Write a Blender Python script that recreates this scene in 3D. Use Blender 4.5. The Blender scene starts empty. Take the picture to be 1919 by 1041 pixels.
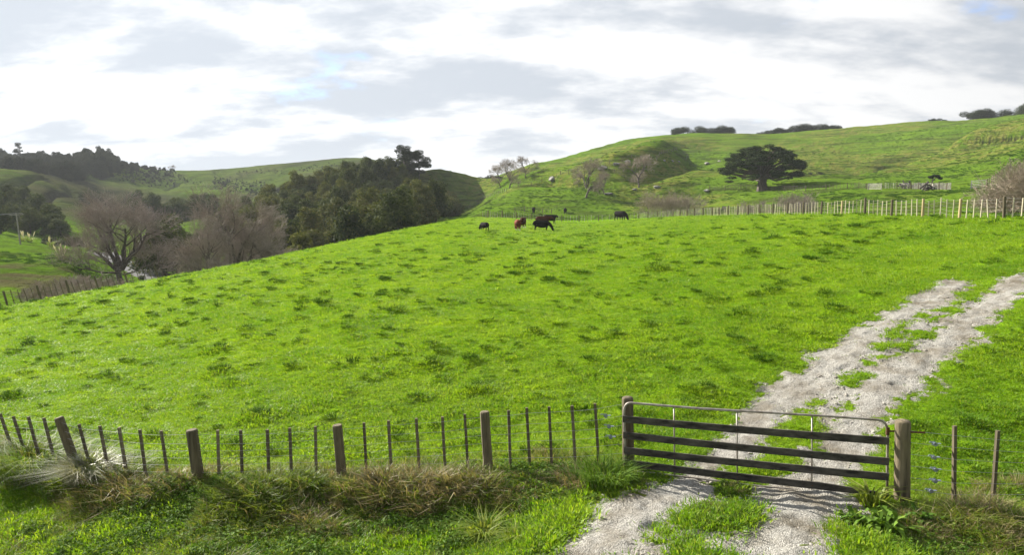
import bpy, math, random
import numpy as np
from mathutils import Vector, Matrix

random.seed(7)
RNG = np.random.default_rng(7)
scn = bpy.context.scene
COL = scn.collection

# ------------------------------------------------------------------ camera
CZ = 4.4                      # camera height above the ground at the gate
FPX = 1386.0                  # focal length in pixels of the 1919 px wide photograph
TH = math.radians(6.0)        # pitch down
cam_d = bpy.data.cameras.new("camera")
cam_d.sensor_width = 36.0
cam_d.lens = 36.0 * FPX / 1919.0
cam_d.clip_start = 0.1
cam_d.clip_end = 6000.0
cam = bpy.data.objects.new("camera", cam_d)
COL.objects.link(cam)
cam.location = (0, 0, CZ)
cam.rotation_euler = (math.radians(90) - TH, 0, 0)
scn.camera = cam

# ------------------------------------------------------------------ light
SUN_AZ = math.radians(-50.0)  # clockwise from +Y
SUN_EL = math.radians(27.0)
SUN_DIR = Vector((math.sin(SUN_AZ) * math.cos(SUN_EL), math.cos(SUN_AZ) * math.cos(SUN_EL), math.sin(SUN_EL)))
sun_d = bpy.data.lights.new("sun", 'SUN')
sun_d.energy = 5.0
sun_d.angle = math.radians(0.5)
sun_d.color = (1.0, 0.93, 0.80)
sun = bpy.data.objects.new("sun", sun_d)
COL.objects.link(sun)
sun.location = (-60, 60, 60)
sun.rotation_euler = SUN_DIR.to_track_quat('Z', 'Y').to_euler()

scn.view_settings.view_transform = 'Standard'
scn.view_settings.look = 'None'
scn.view_settings.gamma = 1.0
scn.view_settings.exposure = 1.6
scn.cycles.max_bounces = 6
scn.cycles.diffuse_bounces = 3
scn.cycles.transparent_max_bounces = 8


class NT:
    """small helper around a node tree"""
    def __init__(s, nt):
        s.nt = nt
        s.n = nt.nodes
        s.l = nt.links

    def add(s, kind, **kw):
        n = s.n.new(kind)
        for k, v in kw.items():
            if k.startswith('i_'):
                key = k[2:]
                key = int(key) if key.isdigit() else key.replace('_', ' ')
                s.put(n.inputs[key], v)
            else:
                setattr(n, k, v)
        return n

    def put(s, sock, v):
        if hasattr(v, 'bl_idname') and hasattr(v, 'outputs'):
            v = v.outputs[0]
        if isinstance(v, bpy.types.NodeSocket):
            s.l.new(v, sock)
        elif isinstance(v, (tuple, list)) and sock.type == 'RGBA' and len(v) == 3:
            sock.default_value = (*v, 1)
        else:
            sock.default_value = v

    def math(s, op, a, b=0.0, clamp=False):
        n = s.n.new('ShaderNodeMath')
        n.operation = op
        n.use_clamp = clamp
        s.put(n.inputs[0], a)
        s.put(n.inputs[1], b)
        return n.outputs[0]

    def mix(s, f, a, b, blend='MIX'):
        n = s.n.new('ShaderNodeMix')
        n.data_type = 'RGBA'
        n.blend_type = blend
        s.put(n.inputs[0], f)
        s.put(n.inputs[6], a)
        s.put(n.inputs[7], b)
        return n.outputs[2]

    def noise(s, vec, scale, detail=4.0, rough=0.55, lac=2.0):
        n = s.n.new('ShaderNodeTexNoise')
        if vec is not None:
            s.put(n.inputs['Vector'], vec)
        n.inputs['Scale'].default_value = scale
        n.inputs['Detail'].default_value = detail
        n.inputs['Roughness'].default_value = rough
        n.inputs['Lacunarity'].default_value = lac
        return n.outputs[0]

    def rng(s, v, a, b, c=0.0, d=1.0, smooth=False):
        n = s.n.new('ShaderNodeMapRange')
        n.interpolation_type = 'SMOOTHSTEP' if smooth else 'LINEAR'
        s.put(n.inputs[0], v)
        for i, q in enumerate((a, b, c, d)):
            n.inputs[i + 1].default_value = q
        return n.outputs[0]

    def mapping(s, vec, scale=(1, 1, 1), loc=(0, 0, 0), rot=(0, 0, 0)):
        n = s.n.new('ShaderNodeMapping')
        s.put(n.inputs[0], vec)
        n.inputs['Location'].default_value = loc
        n.inputs['Rotation'].default_value = rot
        n.inputs['Scale'].default_value = scale
        return n.outputs[0]


# ------------------------------------------------------------------ world
world = bpy.data.worlds.new("World")
scn.world = world
world.use_nodes = True
world.node_tree.nodes.clear()
w = NT(world.node_tree)
sky = w.add('ShaderNodeTexSky', sky_type='NISHITA', sun_disc=False, sun_elevation=SUN_EL, sun_rotation=SUN_AZ)
sky.air_density = 1.0
sky.dust_density = 0.6
tc = w.add('ShaderNodeTexCoord')
sep = w.add('ShaderNodeSeparateXYZ')
w.l.new(tc.outputs['Generated'], sep.inputs[0])
zc = w.math('ADD', w.math('MAXIMUM', sep.outputs[2], 0.0), 0.30)
cmb = w.add('ShaderNodeCombineXYZ')
w.put(cmb.inputs[0], w.math('DIVIDE', sep.outputs[0], zc))
w.put(cmb.inputs[1], w.math('DIVIDE', sep.outputs[1], zc))
cp = cmb.outputs[0]
n_cov = w.noise(w.mapping(cp, loc=(3.1, 1.7, 0.0)), 1.7, 7, 0.58)
n_big = w.noise(w.mapping(cp, scale=(0.8, 1.0, 1), loc=(8.2, 2.4, 1.0)), 1.3, 3, 0.5)
n_det = w.noise(w.mapping(cp, scale=(0.75, 1.25, 1), loc=(5.2, 9.4, 2.0)), 3.4, 8, 0.58)
cov = w.rng(n_cov, 0.265, 0.40, 0.0, 1.0, True)
dens = w.math('ADD', w.math('MULTIPLY', n_big, 0.42), w.math('MULTIPLY', n_det, 0.58))
shade = w.rng(dens, 0.42, 0.575, 0.0, 1.0, True)
vd = w.add('ShaderNodeVectorMath', operation='DOT_PRODUCT')
w.l.new(tc.outputs['Generated'], vd.inputs[0])
vd.inputs[1].default_value = SUN_DIR
sdot = vd.outputs['Value']
# clouds between us and the sun glow, those behind us are duller
glow = w.rng(sdot, -0.6, 0.9, 0.45, 1.10)
cl = w.mix(shade, (1.04, 1.045, 1.05), (0.60, 0.65, 0.715))
clb = w.mix(1.0, cl, glow, 'MULTIPLY')
CLOUD = 3.75
clk = w.mix(1.0, clb, (CLOUD, CLOUD, CLOUD), 'MULTIPLY')
skb = w.mix(1.0, sky.outputs[0], (0.42, 0.56, 0.84), 'MULTIPLY')
skc = w.mix(cov, skb, clk)
bg = w.add('ShaderNodeBackground')
w.l.new(skc, bg.inputs[0])
bg.inputs[1].default_value = 0.10
wo = w.add('ShaderNodeOutputWorld')
w.l.new(bg.outputs[0], wo.inputs[0])


# ------------------------------------------------------------------ maths helpers
def ray(u, v):
    a = (np.asarray(u, float) - 959.5) / FPX
    b = (520.5 - np.asarray(v, float)) / FPX
    den = math.cos(TH) + b * math.sin(TH)
    return a / den, (b * math.cos(TH) - math.sin(TH)) / den      # x per metre forward, z per metre forward


def P(u, v, Y):
    q, t = ray(u, v)
    return Vector((float(q * Y), float(Y), float(CZ + t * Y)))


def smooth(a, b, x):
    t = np.clip((np.asarray(x, float) - a) / (b - a), 0, 1)
    return t * t * (3 - 2 * t)


def _hash(ix, iy, seed):
    h = (ix.astype(np.int64) * 374761393 + iy.astype(np.int64) * 668265263 + seed * 974634777) & 0xFFFFFFFF
    h = ((h ^ (h >> 13)) * 1274126177) & 0xFFFFFFFF
    h = h ^ (h >> 16)
    return (h & 0xFFFFFF) / float(0xFFFFFF)


def vnoise(x, y, seed=0):
    x = np.asarray(x, float)
    y = np.asarray(y, float)
    ix = np.floor(x)
    iy = np.floor(y)
    fx = x - ix
    fy = y - iy
    fx = fx * fx * (3 - 2 * fx)
    fy = fy * fy * (3 - 2 * fy)
    a = _hash(ix, iy, seed)
    b = _hash(ix + 1, iy, seed)
    c = _hash(ix, iy + 1, seed)
    d = _hash(ix + 1, iy + 1, seed)
    return (a + (b - a) * fx) * (1 - fy) + (c + (d - c) * fx) * fy


def fbm(x, y, seed=0, octv=4, gain=0.5):
    s = 0.0
    amp = 1.0
    tot = 0.0
    for k in range(octv):
        s = s + amp * vnoise(x * 2 ** k, y * 2 ** k, seed + k * 17)
        tot += amp
        amp *= gain
    return s / tot


# ------------------------------------------------------------------ terrain as ridge and valley lines
UF = np.arange(-500, 2501, 5.0)


def line(pts, sig=10):
    us, vs = zip(*pts)
    f = np.interp(UF, us, vs)
    if sig:
        k = np.exp(-0.5 * (np.arange(-60, 61, 5.0) / sig) ** 2)
        k /= k.sum()
        f = np.convolve(np.pad(f, 12, mode='edge'), k, mode='valid')
    return f


def vz(Y, v):
    return CZ + Y * ray(0, v)[1]


FENCE_Y = line([(-500, 19), (-200, 16.5), (0, 15), (117, 13.8), (240, 13.0), (365, 12.6), (635, 12.6), (910, 12.5), (1178, 11.95),
                (1690, 10.5), (1790, 10.3), (1870, 10.3), (2500, 10.6)])
FENCE_Z = line([(-500, -1.3), (0, -0.85), (117, -0.75), (365, -0.55), (635, -0.5), (910, -0.3), (1178, -0.05), (1690, -0.02), (2500, 0.1)])
CREST_Y = line([(-500, 45), (0, 54), (240, 64), (365, 68), (500, 74), (640, 84), (760, 96), (880, 112), (960, 124), (1060, 137), (1200, 140),
                (1300, 113), (1430, 84), (1600, 60), (1800, 49), (1919, 45), (2500, 40)])
CREST_V = line([(-500, 680), (0, 577), (120, 554), (240, 533), (365, 511), (500, 485), (640, 455), (760, 430), (880, 408), (960, 409), (1030, 415),
                (1100, 415), (1200, 409), (1300, 404), (1430, 401), (1600, 401), (1800, 404), (1919, 405), (2500, 380)], 14)
CREST_Z = vz(CREST_Y, CREST_V)
K = []


def knot(Y, z):
    K.append((np.broadcast_to(np.asarray(Y, float), UF.shape).copy(), np.broadcast_to(np.asarray(z, float), UF.shape).copy()))


knot(2.5, FENCE_Z * 0.9)
knot(8.0, FENCE_Z * 0.95)
knot(FENCE_Y, FENCE_Z)
Y3 = FENCE_Y + 0.30 * (CREST_Y - FENCE_Y) * np.clip(48 / CREST_Y, .4, 1)
knot(np.minimum(Y3, 25), line([(-500, -2.6), (0, -1.45), (365, -0.75), (640, 0.05), (960, 0.5), (1178, 0.8), (1430, 1.25), (1700, 1.7), (1919, 1.95), (2500, 2.4)]))
knot(np.minimum(45, .76 * CREST_Y), line([(-500, -5), (0, -2.75), (240, -1.75), (365, -1.0), (640, 0.1), (960, 0.95), (1178, 1.45), (1430, 2.4), (1600, 2.85), (1800, 3.1), (1919, 3.3), (2500, 4)]))
knot(CREST_Y, CREST_Z)
VAL_Y = line([(-500, 68), (0, 74), (120, 82), (240, 92), (365, 110), (500, 115), (640, 122), (760, 132), (880, 147), (960, 158), (1100, 168), (1200, 160), (1300, 134), (1430, 106), (1600, 80), (1800, 66), (1919, 62), (2500, 58)])
VAL_Z = line([(-500, -7), (0, -5.6), (120, -6.5), (240, -9.5), (365, -10), (500, -8), (640, -5.5), (760, -3), (880, -0.6), (960, 0), (1100, 0.2), (1200, 0.3), (1300, .8), (1430, 1.0), (1600, 1.5), (1800, 2.0), (1919, 2.2), (2500, 3)])
knot(VAL_Y, VAL_Z)


def kv(ypts, vpts, sig=10):
    Y = line(ypts, sig)
    knot(Y, vz(Y, line(vpts, sig)))
    return Y


kv([(-500, 110), (0, 112), (120, 116), (240, 150), (365, 150), (500, 150), (640, 155), (760, 165), (880, 190), (960, 182), (1100, 188), (1200, 184), (1300, 168), (1430, 142), (1600, 116), (1800, 92), (1919, 86), (2500, 80)],
   [(-500, 470), (0, 483), (120, 487), (190, 500), (240, 503), (330, 505), (365, 500), (500, 478), (640, 445), (760, 420), (870, 409), (905, 394), (960, 388), (1100, 386), (1200, 386), (1300, 388), (1430, 385), (1600, 381), (1800, 376), (1919, 370), (2500, 340)])
kv([(-500, 190), (0, 190), (120, 200), (240, 205), (365, 205), (500, 195), (640, 198), (760, 240), (830, 290), (900, 300), (930, 280), (960, 226), (1040, 212), (1100, 208), (1200, 214), (1300, 192), (1430, 182), (1600, 150), (1750, 140), (1850, 130), (1919, 122), (2500, 110)],
   [(-500, 420), (0, 438), (60, 446), (120, 452), (240, 460), (365, 452), (500, 430), (640, 400), (760, 385), (840, 400), (880, 392), (905, 374), (930, 352), (960, 351), (1040, 350), (1100, 349), (1200, 347), (1300, 356), (1430, 352), (1600, 355), (1750, 347), (1850, 335), (1919, 322), (2500, 270)])
kv([(-500, 270), (0, 280), (120, 285), (240, 285), (365, 290), (450, 270), (500, 245), (640, 250), (760, 272), (800, 290), (860, 325), (900, 335), (930, 330), (960, 300), (1060, 290), (1240, 300), (1300, 300), (1430, 280), (1600, 250), (1750, 230), (1919, 210), (2500, 190)],
   [(-500, 340), (0, 372), (60, 380), (120, 398), (240, 420), (365, 408), (450, 405), (500, 392), (560, 374), (640, 349), (700, 338), (760, 329), (800, 319), (835, 317), (870, 325), (900, 333), (930, 334), (960, 330), (1000, 318), (1060, 309), (1150, 290), (1205, 275), (1240, 276), (1285, 290), (1330, 300), (1430, 300), (1520, 306), (1600, 316), (1680, 310), (1750, 296), (1850, 272), (1919, 256), (2500, 190)], 9)
kv([(-500, 370), (0, 380), (240, 390), (365, 410), (450, 400), (500, 340), (640, 340), (760, 370), (860, 380), (930, 375), (960, 345), (1240, 345), (1430, 335), (1600, 305), (1750, 290), (1919, 272), (2500, 250)],
   [(-500, 300), (0, 318), (60, 324), (120, 341), (170, 360), (215, 380), (300, 386), (365, 378), (430, 370), (500, 374), (560, 366), (640, 360), (760, 345), (860, 345), (930, 334), (960, 326), (1000, 318), (1060, 305), (1150, 284), (1205, 267), (1240, 264), (1290, 276), (1330, 280), (1430, 278), (1520, 281), (1600, 284), (1680, 278), (1750, 266), (1850, 246), (1919, 236), (2500, 185)], 9)
kv([(-500, 430), (0, 440), (240, 450), (365, 500), (450, 500), (560, 480), (640, 470), (760, 470), (860, 430), (930, 400), (960, 375), (1240, 375), (1430, 365), (1600, 345), (1750, 330), (1919, 310), (2500, 290)],
   [(-500, 318), (0, 332), (60, 336), (120, 338), (170, 340), (230, 350), (300, 360), (365, 352), (430, 350), (500, 345), (560, 335), (640, 325), (760, 335), (860, 345), (930, 334), (960, 323), (1000, 311), (1060, 299), (1120, 285), (1180, 269), (1240, 257), (1300, 259), (1430, 260), (1560, 256), (1700, 247), (1800, 238), (1919, 226), (2500, 180)], 9)
SKY_Y = kv([(-500, 520), (0, 530), (205, 540), (260, 570), (330, 650), (450, 670), (640, 660), (700, 640), (760, 600), (860, 500), (930, 430), (960, 415), (1240, 410), (1430, 400), (1600, 390), (1750, 370), (1919, 345), (2500, 330)],
           [(-500, 300), (0, 309), (100, 310), (205, 307), (260, 316), (330, 322), (400, 320), (450, 315), (560, 306), (640, 299), (690, 297), (720, 305), (760, 322), (860, 345), (900, 334), (930, 331), (960, 321), (1000, 306), (1060, 295), (1120, 278), (1180, 262), (1240, 254), (1300, 251), (1430, 252), (1560, 244), (1700, 232), (1800, 226), (1919, 216), (2500, 175)], 8)
SKY_Z = K[-1][1]
knot(SKY_Y * 1.25, SKY_Z - 9)
knot(1300, SKY_Z * 0.3 - 20)
knot(3000, -30)

KY = np.log(np.array([k[0] for k in K]))
KZ = np.array([k[1] for k in K])

UC = np.concatenate([np.arange(-1900, -160, 45.0), np.arange(-160, 2081, 3.0), np.arange(2110, 3900, 45.0)])   # columns
QC = (UC - 959.5) / 1393.0
LY = np.concatenate([np.linspace(math.log(2.5), math.log(8), 60, endpoint=False), np.linspace(math.log(8), math.log(75), 420, endpoint=False),
                     np.linspace(math.log(75), math.log(720), 330, endpoint=False), np.linspace(math.log(720), math.log(1150), 12)])
YR = np.exp(LY)
Z = np.zeros((len(UC), len(LY)))
for c, u in enumerate(UC):
    uu = min(max(u, -500), 2499)
    kx = np.array([np.interp(uu, UF, KY[k]) for k in range(len(K))])
    kz = np.array([np.interp(uu, UF, KZ[k]) for k in range(len(K))])
    for k in range(1, len(kx)):
        kx[k] = max(kx[k], kx[k - 1] + 0.02)
    h = np.diff(kx)
    d = np.diff(kz) / h
    m = np.zeros(len(kx))
    m[0] = d[0]
    m[-1] = d[-1]
    for k in range(1, len(kx) - 1):
        if d[k - 1] * d[k] > 0:
            w1 = 2 * h[k] + h[k - 1]
            w2 = h[k] + 2 * h[k - 1]
            m[k] = (w1 + w2) / (w1 / d[k - 1] + w2 / d[k])
    i = np.clip(np.searchsorted(kx, LY) - 1, 0, len(h) - 1)
    t = np.clip((LY - kx[i]) / h[i], 0, 1)
    Z[c] = ((2 * t ** 3 - 3 * t ** 2 + 1) * kz[i] + (t ** 3 - 2 * t ** 2 + t) * h[i] * m[i] + (-2 * t ** 3 + 3 * t ** 2) * kz[i + 1] + (t ** 3 - t ** 2) * h[i] * m[i + 1])

GX = QC[:, None] * YR[None, :]
GY = np.broadcast_to(YR[None, :], GX.shape)
GU = np.broadcast_to(UC[:, None], GX.shape)
fY = np.interp(UC, UF, FENCE_Y)[:, None]
cY = np.interp(UC, UF, CREST_Y)[:, None]

# uneven ground
near = 1 - smooth(60, 140, GY)
Z += near * 0.10 * (fbm(GX * .35, GY * .35, 21) - .5) + near * 0.11 * (fbm(GX * 1.3, GY * 1.3, 22) - .5)
Z += near * smooth(8, 9, GY) * 0.06 * (fbm(GX * 4, GY * 4, 23, 3) - .5)
far = smooth(100, 170, GY)
Z += far * 0.9 * (fbm(GX * .05, GY * .05, 31) - .5) * np.clip(GY / 200, .6, 2.0) + far * 0.5 * (fbm(GX * .22, GY * .22, 32) - .5)


rt = smooth(880, 1020, GU) * smooth(150, 230, GY) * (1 - smooth(.80, .98, GY / np.interp(UC, UF, SKY_Y)[:, None]))
lt = (1 - smooth(300, 700, GU)) * smooth(240, 320, GY) * (1 - smooth(.85, .98, GY / np.interp(UC, UF, SKY_Y)[:, None]))
fold = fbm(GX * .030 + GY * .016, GY * .009 - GX * .004, 35, 3)
Z += (rt + lt) * (9.0 * (fold - .5) - 3.5 * np.exp(-((fold - .42) / .035) ** 2))
terr_ = (Z * 0.55 + 1.5 * fbm(GX * .05, GY * .05, 36)) % 1.0
Z += 0.55 * smooth(160, 200, GY) * smooth(880, 1000, GU) * (smooth(.0, .35, terr_) - terr_) * smooth(.38, .6, fbm(GX * .02, GY * .02, 37))


def uY(u, Y):
    return Vector(((u - 959.5) / 1393.0 * Y, Y, 0))


def signed_line(pts):
    """distance to a polyline and the side (positive left of its direction)"""
    best = np.full(Z.shape, 1e9)
    side = np.zeros(Z.shape)
    along = np.zeros(Z.shape)
    for k, (a, b) in enumerate(zip(pts[:-1], pts[1:])):
        dx, dy = b.x - a.x, b.y - a.y
        t = np.clip(((GX - a.x) * dx + (GY - a.y) * dy) / (dx * dx + dy * dy), 0, 1)
        ex, ey = GX - a.x - t * dx, GY - a.y - t * dy
        d = np.hypot(ex, ey)
        n_ = d < best
        best = np.where(n_, d, best)
        side = np.where(n_, np.sign(dx * ey - dy * ex), side)
        along = np.where(n_, (k + t) / (len(pts) - 1), along)
    return best, side, along


gd, gs_, ga = signed_line([uY(1165, 212), uY(1235, 224), uY(1285, 245), uY(1308, 275), uY(1312, 310), uY(1318, 345)])
fade = smooth(0, .2, ga) * (1 - smooth(.6, .92, ga))
lft = np.clip(gs_, 0, 1)
Z += fade * (-3.0 * np.exp(-(gd / 5) ** 2) + lft * 4.3 * np.exp(-((gd - 15) / 8.5) ** 2))
gd, gs_, ga = signed_line([uY(1520, 190), uY(1640, 215), uY(1760, 235), uY(1880, 255), uY(1990, 280)])
Z += smooth(0, .25, ga) * (2.2 * np.exp(-(gd / 7) ** 2) - np.clip(gs_, 0, 1) * 2.8 * np.exp(-((gd - 15) / 8) ** 2))


def gz(x, y):
    """ground height at world x, y (y > 2.5)"""
    x = np.asarray(x, float)
    y = np.maximum(np.asarray(y, float), 2.51)
    U = 959.5 + 1393.0 * x / y
    ci = np.clip(np.searchsorted(UC, U) - 1, 0, len(UC) - 2)
    ri = np.clip(np.searchsorted(YR, y) - 1, 0, len(YR) - 2)
    a = np.clip((U - UC[ci]) / (UC[ci + 1] - UC[ci]), 0, 1)
    b = np.clip((y - YR[ri]) / (YR[ri + 1] - YR[ri]), 0, 1)
    return (Z[ci, ri] * (1 - a) + Z[ci + 1, ri] * a) * (1 - b) + (Z[ci, ri + 1] * (1 - a) + Z[ci + 1, ri + 1] * a) * b


def hit(u, v, ymin=2.6, ymax=2500):
    """where the line of sight through photo pixel u, v meets the ground"""
    q, t = ray(u, v)
    ys = np.exp(np.linspace(math.log(ymin), math.log(ymax), 4000))
    g = gz(q * ys, ys)
    r = CZ + t * ys
    below = np.nonzero(r <= g)[0]
    k = below[0] if len(below) else len(ys) - 1
    return Vector((float(q * ys[k]), float(ys[k]), float(g[k])))


def at(u, Y):
    x = (u - 959.5) / 1393.0 * Y
    return Vector((x, Y, float(gz(x, Y))))


# ------------------------------------------------------------------ track lines (two wheel ruts through the gate)
RUT_L = [hit(*p) for p in [(1010, 1120), (1135, 1035), (1240, 930), (1330, 868), (1420, 800), (1520, 705), (1640, 620), (1720, 575), (1800, 530)]]
RUT_R = [hit(*p) for p in [(1440, 1120), (1465, 1030), (1512, 930), (1600, 800), (1715, 690), (1820, 600), (1890, 545), (1960, 505)]]
RUT_L.insert(0, Vector((0.2, 4.0, 0)))
RUT_R.insert(0, Vector((2.4, 4.0, 0)))


def poly_dist(x, y, pts):
    best = np.full(np.shape(x), 1e9)
    for a, b in zip(pts[:-1], pts[1:]):
        dx, dy = b.x - a.x, b.y - a.y
        L2 = dx * dx + dy * dy
        t = np.clip(((x - a.x) * dx + (y - a.y) * dy) / L2, 0, 1)
        best = np.minimum(best, np.hypot(x - a.x - t * dx, y - a.y - t * dy))
    return best


def track_mask(x, y):
    x = np.asarray(x, float)
    y = np.asarray(y, float)
    n = fbm(x * 1.5, y * 1.5, 41, 4) - .5
    n2 = fbm(x * 4.5, y * 4.5, 42, 3) - .5
    n2 = n2 + .7 * (fbm(x * 13, y * 13, 45, 2) - .5)
    widen = 1 + .55 * (1 - smooth(9.2, 11.5, y))
    dl = poly_dist(x, y, RUT_L)
    dr = poly_dist(x, y, RUT_R)
    ml = 1 - smooth(.14, .82, dl / widen + .9 * n + .6 * n2)
    mr = 1 - smooth(.16, .86, dr / widen + .9 * n + .6 * n2)
    mid = poly_dist(x, y, [(a + b) / 2 for a, b in zip(RUT_L[5:9], RUT_R[4:8])])
    mm = .55 * (1 - smooth(.3, 1.0, mid)) * smooth(.48, .60, fbm(x * 2.8, y * 2.8, 43))
    return np.maximum(np.maximum(ml, mr), mm)


# the fence stands on a low bank that drops towards us, except where the track comes through
rut_d = np.full_like(Z, 99.0)
nr_ = (GY < 40) & (GX > -8) & (GX < 30)
rut_d[nr_] = np.minimum(poly_dist(GX[nr_], GY[nr_], RUT_L), poly_dist(GX[nr_], GY[nr_], RUT_R))
bank_w = (1 - smooth(1300, 1400, GU)) * smooth(0.7, 2.2, rut_d) + 0.4 * smooth(1700, 1800, GU)
Z -= 0.30 * bank_w * smooth(0.25, 1.4, fY - GY + 0.6 * (fbm(GX * .8, GY * .8, 5) - .5))
Z += 0.10 * bank_w * (fbm(GX * 1.3, GY * 1.3, 12) - .5) * smooth(-.2, .4, fY - GY)

# ruts are worn into the ground
sel = (GY > 4) & (GY < 40) & (GX > -2) & (GX < 26)
mk_ = np.zeros_like(Z)
mk_[sel] = track_mask(GX[sel], GY[sel])
Z -= 0.05 * mk_


# ------------------------------------------------------------------ mesh helpers
def mesh(name, V, faces, mats=(), smooth_shade=False, midx=None, attrs=None):
    """faces: an (n,3) or (n,4) int array or a list of such arrays"""
    me = bpy.data.meshes.new(name)
    V = np.asarray(V, np.float32)
    if not isinstance(faces, list):
        faces = [faces]
    faces = [np.asarray(f, np.int32) for f in faces if len(f)]
    me.vertices.add(len(V))
    me.vertices.foreach_set('co', V.ravel())
    if faces:
        loops = np.concatenate([f.ravel() for f in faces])
        cnt = np.concatenate([np.full(len(f), f.shape[1], np.int32) for f in faces])
        start = np.concatenate([[0], np.cumsum(cnt)[:-1]]).astype(np.int32)
        me.loops.add(len(loops))
        me.loops.foreach_set('vertex_index', loops)
        me.polygons.add(len(cnt))
        me.polygons.foreach_set('loop_start', start)
        if midx is not None:
            me.polygons.foreach_set('material_index', np.asarray(midx, np.int32))
        me.polygons.foreach_set('use_smooth', np.full(len(cnt), bool(smooth_shade)))
    for m in mats:
        me.materials.append(m)
    for k, a in (attrs or {}).items():
        at_ = me.attributes.new(k, 'FLOAT', 'POINT')
        at_.data.foreach_set('value', np.asarray(a, np.float32))
    me.update(calc_edges=True)
    return me


def link(name, me, parent=None, loc=(0, 0, 0), rot=(0, 0, 0), scale=(1, 1, 1)):
    o = bpy.data.objects.new(name, me)
    COL.objects.link(o)
    o.location = loc
    o.rotation_euler = rot
    o.scale = scale
    if parent is not None:
        o.parent = parent
    return o


def tag(o, label, cat, group=None):
    o['label'] = label
    o['category'] = cat
    if group:
        o['group'] = group
    return o


def thing(name, label, cat, loc=(0, 0, 0), rz=0.0, group=None, scale=1.0):
    o = bpy.data.objects.new(name, None)
    COL.objects.link(o)
    o.empty_display_size = 0.3
    o.location = loc
    o.rotation_euler = (0, 0, rz)
    o.scale = (scale, scale, scale) if not isinstance(scale, (tuple, list)) else scale
    return tag(o, label, cat, group)


def copy_thing(src, loc, rz, scale, label, group=None):
    r = src.copy()
    COL.objects.link(r)
    r.location = loc
    r.rotation_euler = (0, 0, rz)
    r.scale = (scale, scale, scale) if not isinstance(scale, (tuple, list)) else scale
    r['label'] = label
    if group:
        r['group'] = group
    for ch in list(src.children):
        c = ch.copy()
        COL.objects.link(c)
        c.parent = r
        for g in list(ch.children):
            d = g.copy()
            COL.objects.link(d)
            d.parent = c
    return r


class MB:
    """collects geometry for ONE mesh"""
    def __init__(s):
        s.V = []
        s.Q = []
        s.T = []
        s.n = 0

    def add(s, V, quads=None, tris=None):
        V = np.asarray(V, float).reshape(-1, 3)
        if quads is not None and len(quads):
            s.Q.append(np.asarray(quads) + s.n)
        if tris is not None and len(tris):
            s.T.append(np.asarray(tris) + s.n)
        s.V.append(V)
        s.n += len(V)

    def tube(s, pts, rad, k=8, cap=True, jag=0.0):
        pts = np.asarray([tuple(p) for p in pts], float)
        rad = np.broadcast_to(np.asarray(rad, float), (len(pts),))
        tan = np.gradient(pts, axis=0)
        tan /= np.linalg.norm(tan, axis=1)[:, None] + 1e-12
        ref = np.array([0, 0, 1.0]) if abs(tan[0][2]) < 0.8 else np.array([0, 1.0, 0])
        V = []
        for p, t, r in zip(pts, tan, rad):
            a = np.cross(t, ref)
            a /= np.linalg.norm(a)
            b = np.cross(t, a)
            ang = np.arange(k) * 2 * math.pi / k
            rr = r * (1 + jag * (RNG.random(k) - .5))
            V.append(p + rr[:, None] * (np.cos(ang)[:, None] * a + np.sin(ang)[:, None] * b)) if jag else V.append(p + r * (np.cos(ang)[:, None] * a + np.sin(ang)[:, None] * b))
        V = np.concatenate(V)
        n = len(pts)
        Q = []
        for i in range(n - 1):
            for j in range(k):
                Q.append((i * k + j, i * k + (j + 1) % k, (i + 1) * k + (j + 1) % k, (i + 1) * k + j))
        T = []
        if cap:
            V = np.concatenate([V, pts[:1], pts[-1:]])
            for j in range(k):
                T.append((n * k, (j + 1) % k, j))
                T.append((n * k + 1, (n - 1) * k + j, (n - 1) * k + (j + 1) % k))
        s.add(V, Q, T)

    def box(s, c, sx, sy, sz, ax=(1, 0, 0), ay=(0, 1, 0), az=(0, 0, 1)):
        ax, ay, az = (np.asarray(tuple(a), float) for a in (ax, ay, az))
        V = [np.asarray(tuple(c), float) + i * sx / 2 * ax + j * sy / 2 * ay + k * sz / 2 * az for k in (-1, 1) for j in (-1, 1) for i in (-1, 1)]
        s.add(V, [(0, 2, 3, 1), (4, 5, 7, 6), (0, 1, 5, 4), (2, 6, 7, 3), (0, 4, 6, 2), (1, 3, 7, 5)])

    def mesh(s, name, mats=(), off=(0, 0, 0), smooth_shade=False):
        V = np.concatenate(s.V) - np.asarray(tuple(off), float)
        f = []
        if s.Q:
            f.append(np.concatenate(s.Q))
        if s.T:
            f.append(np.concatenate(s.T))
        return mesh(name, V, f, mats, smooth_shade)


# ------------------------------------------------------------------ materials
def new_mat(name):
    m = bpy.data.materials.new(name)
    m.use_nodes = True
    m.node_tree.nodes.clear()
    t = NT(m.node_tree)
    out = t.add('ShaderNodeOutputMaterial')
    return m, t, out


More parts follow.
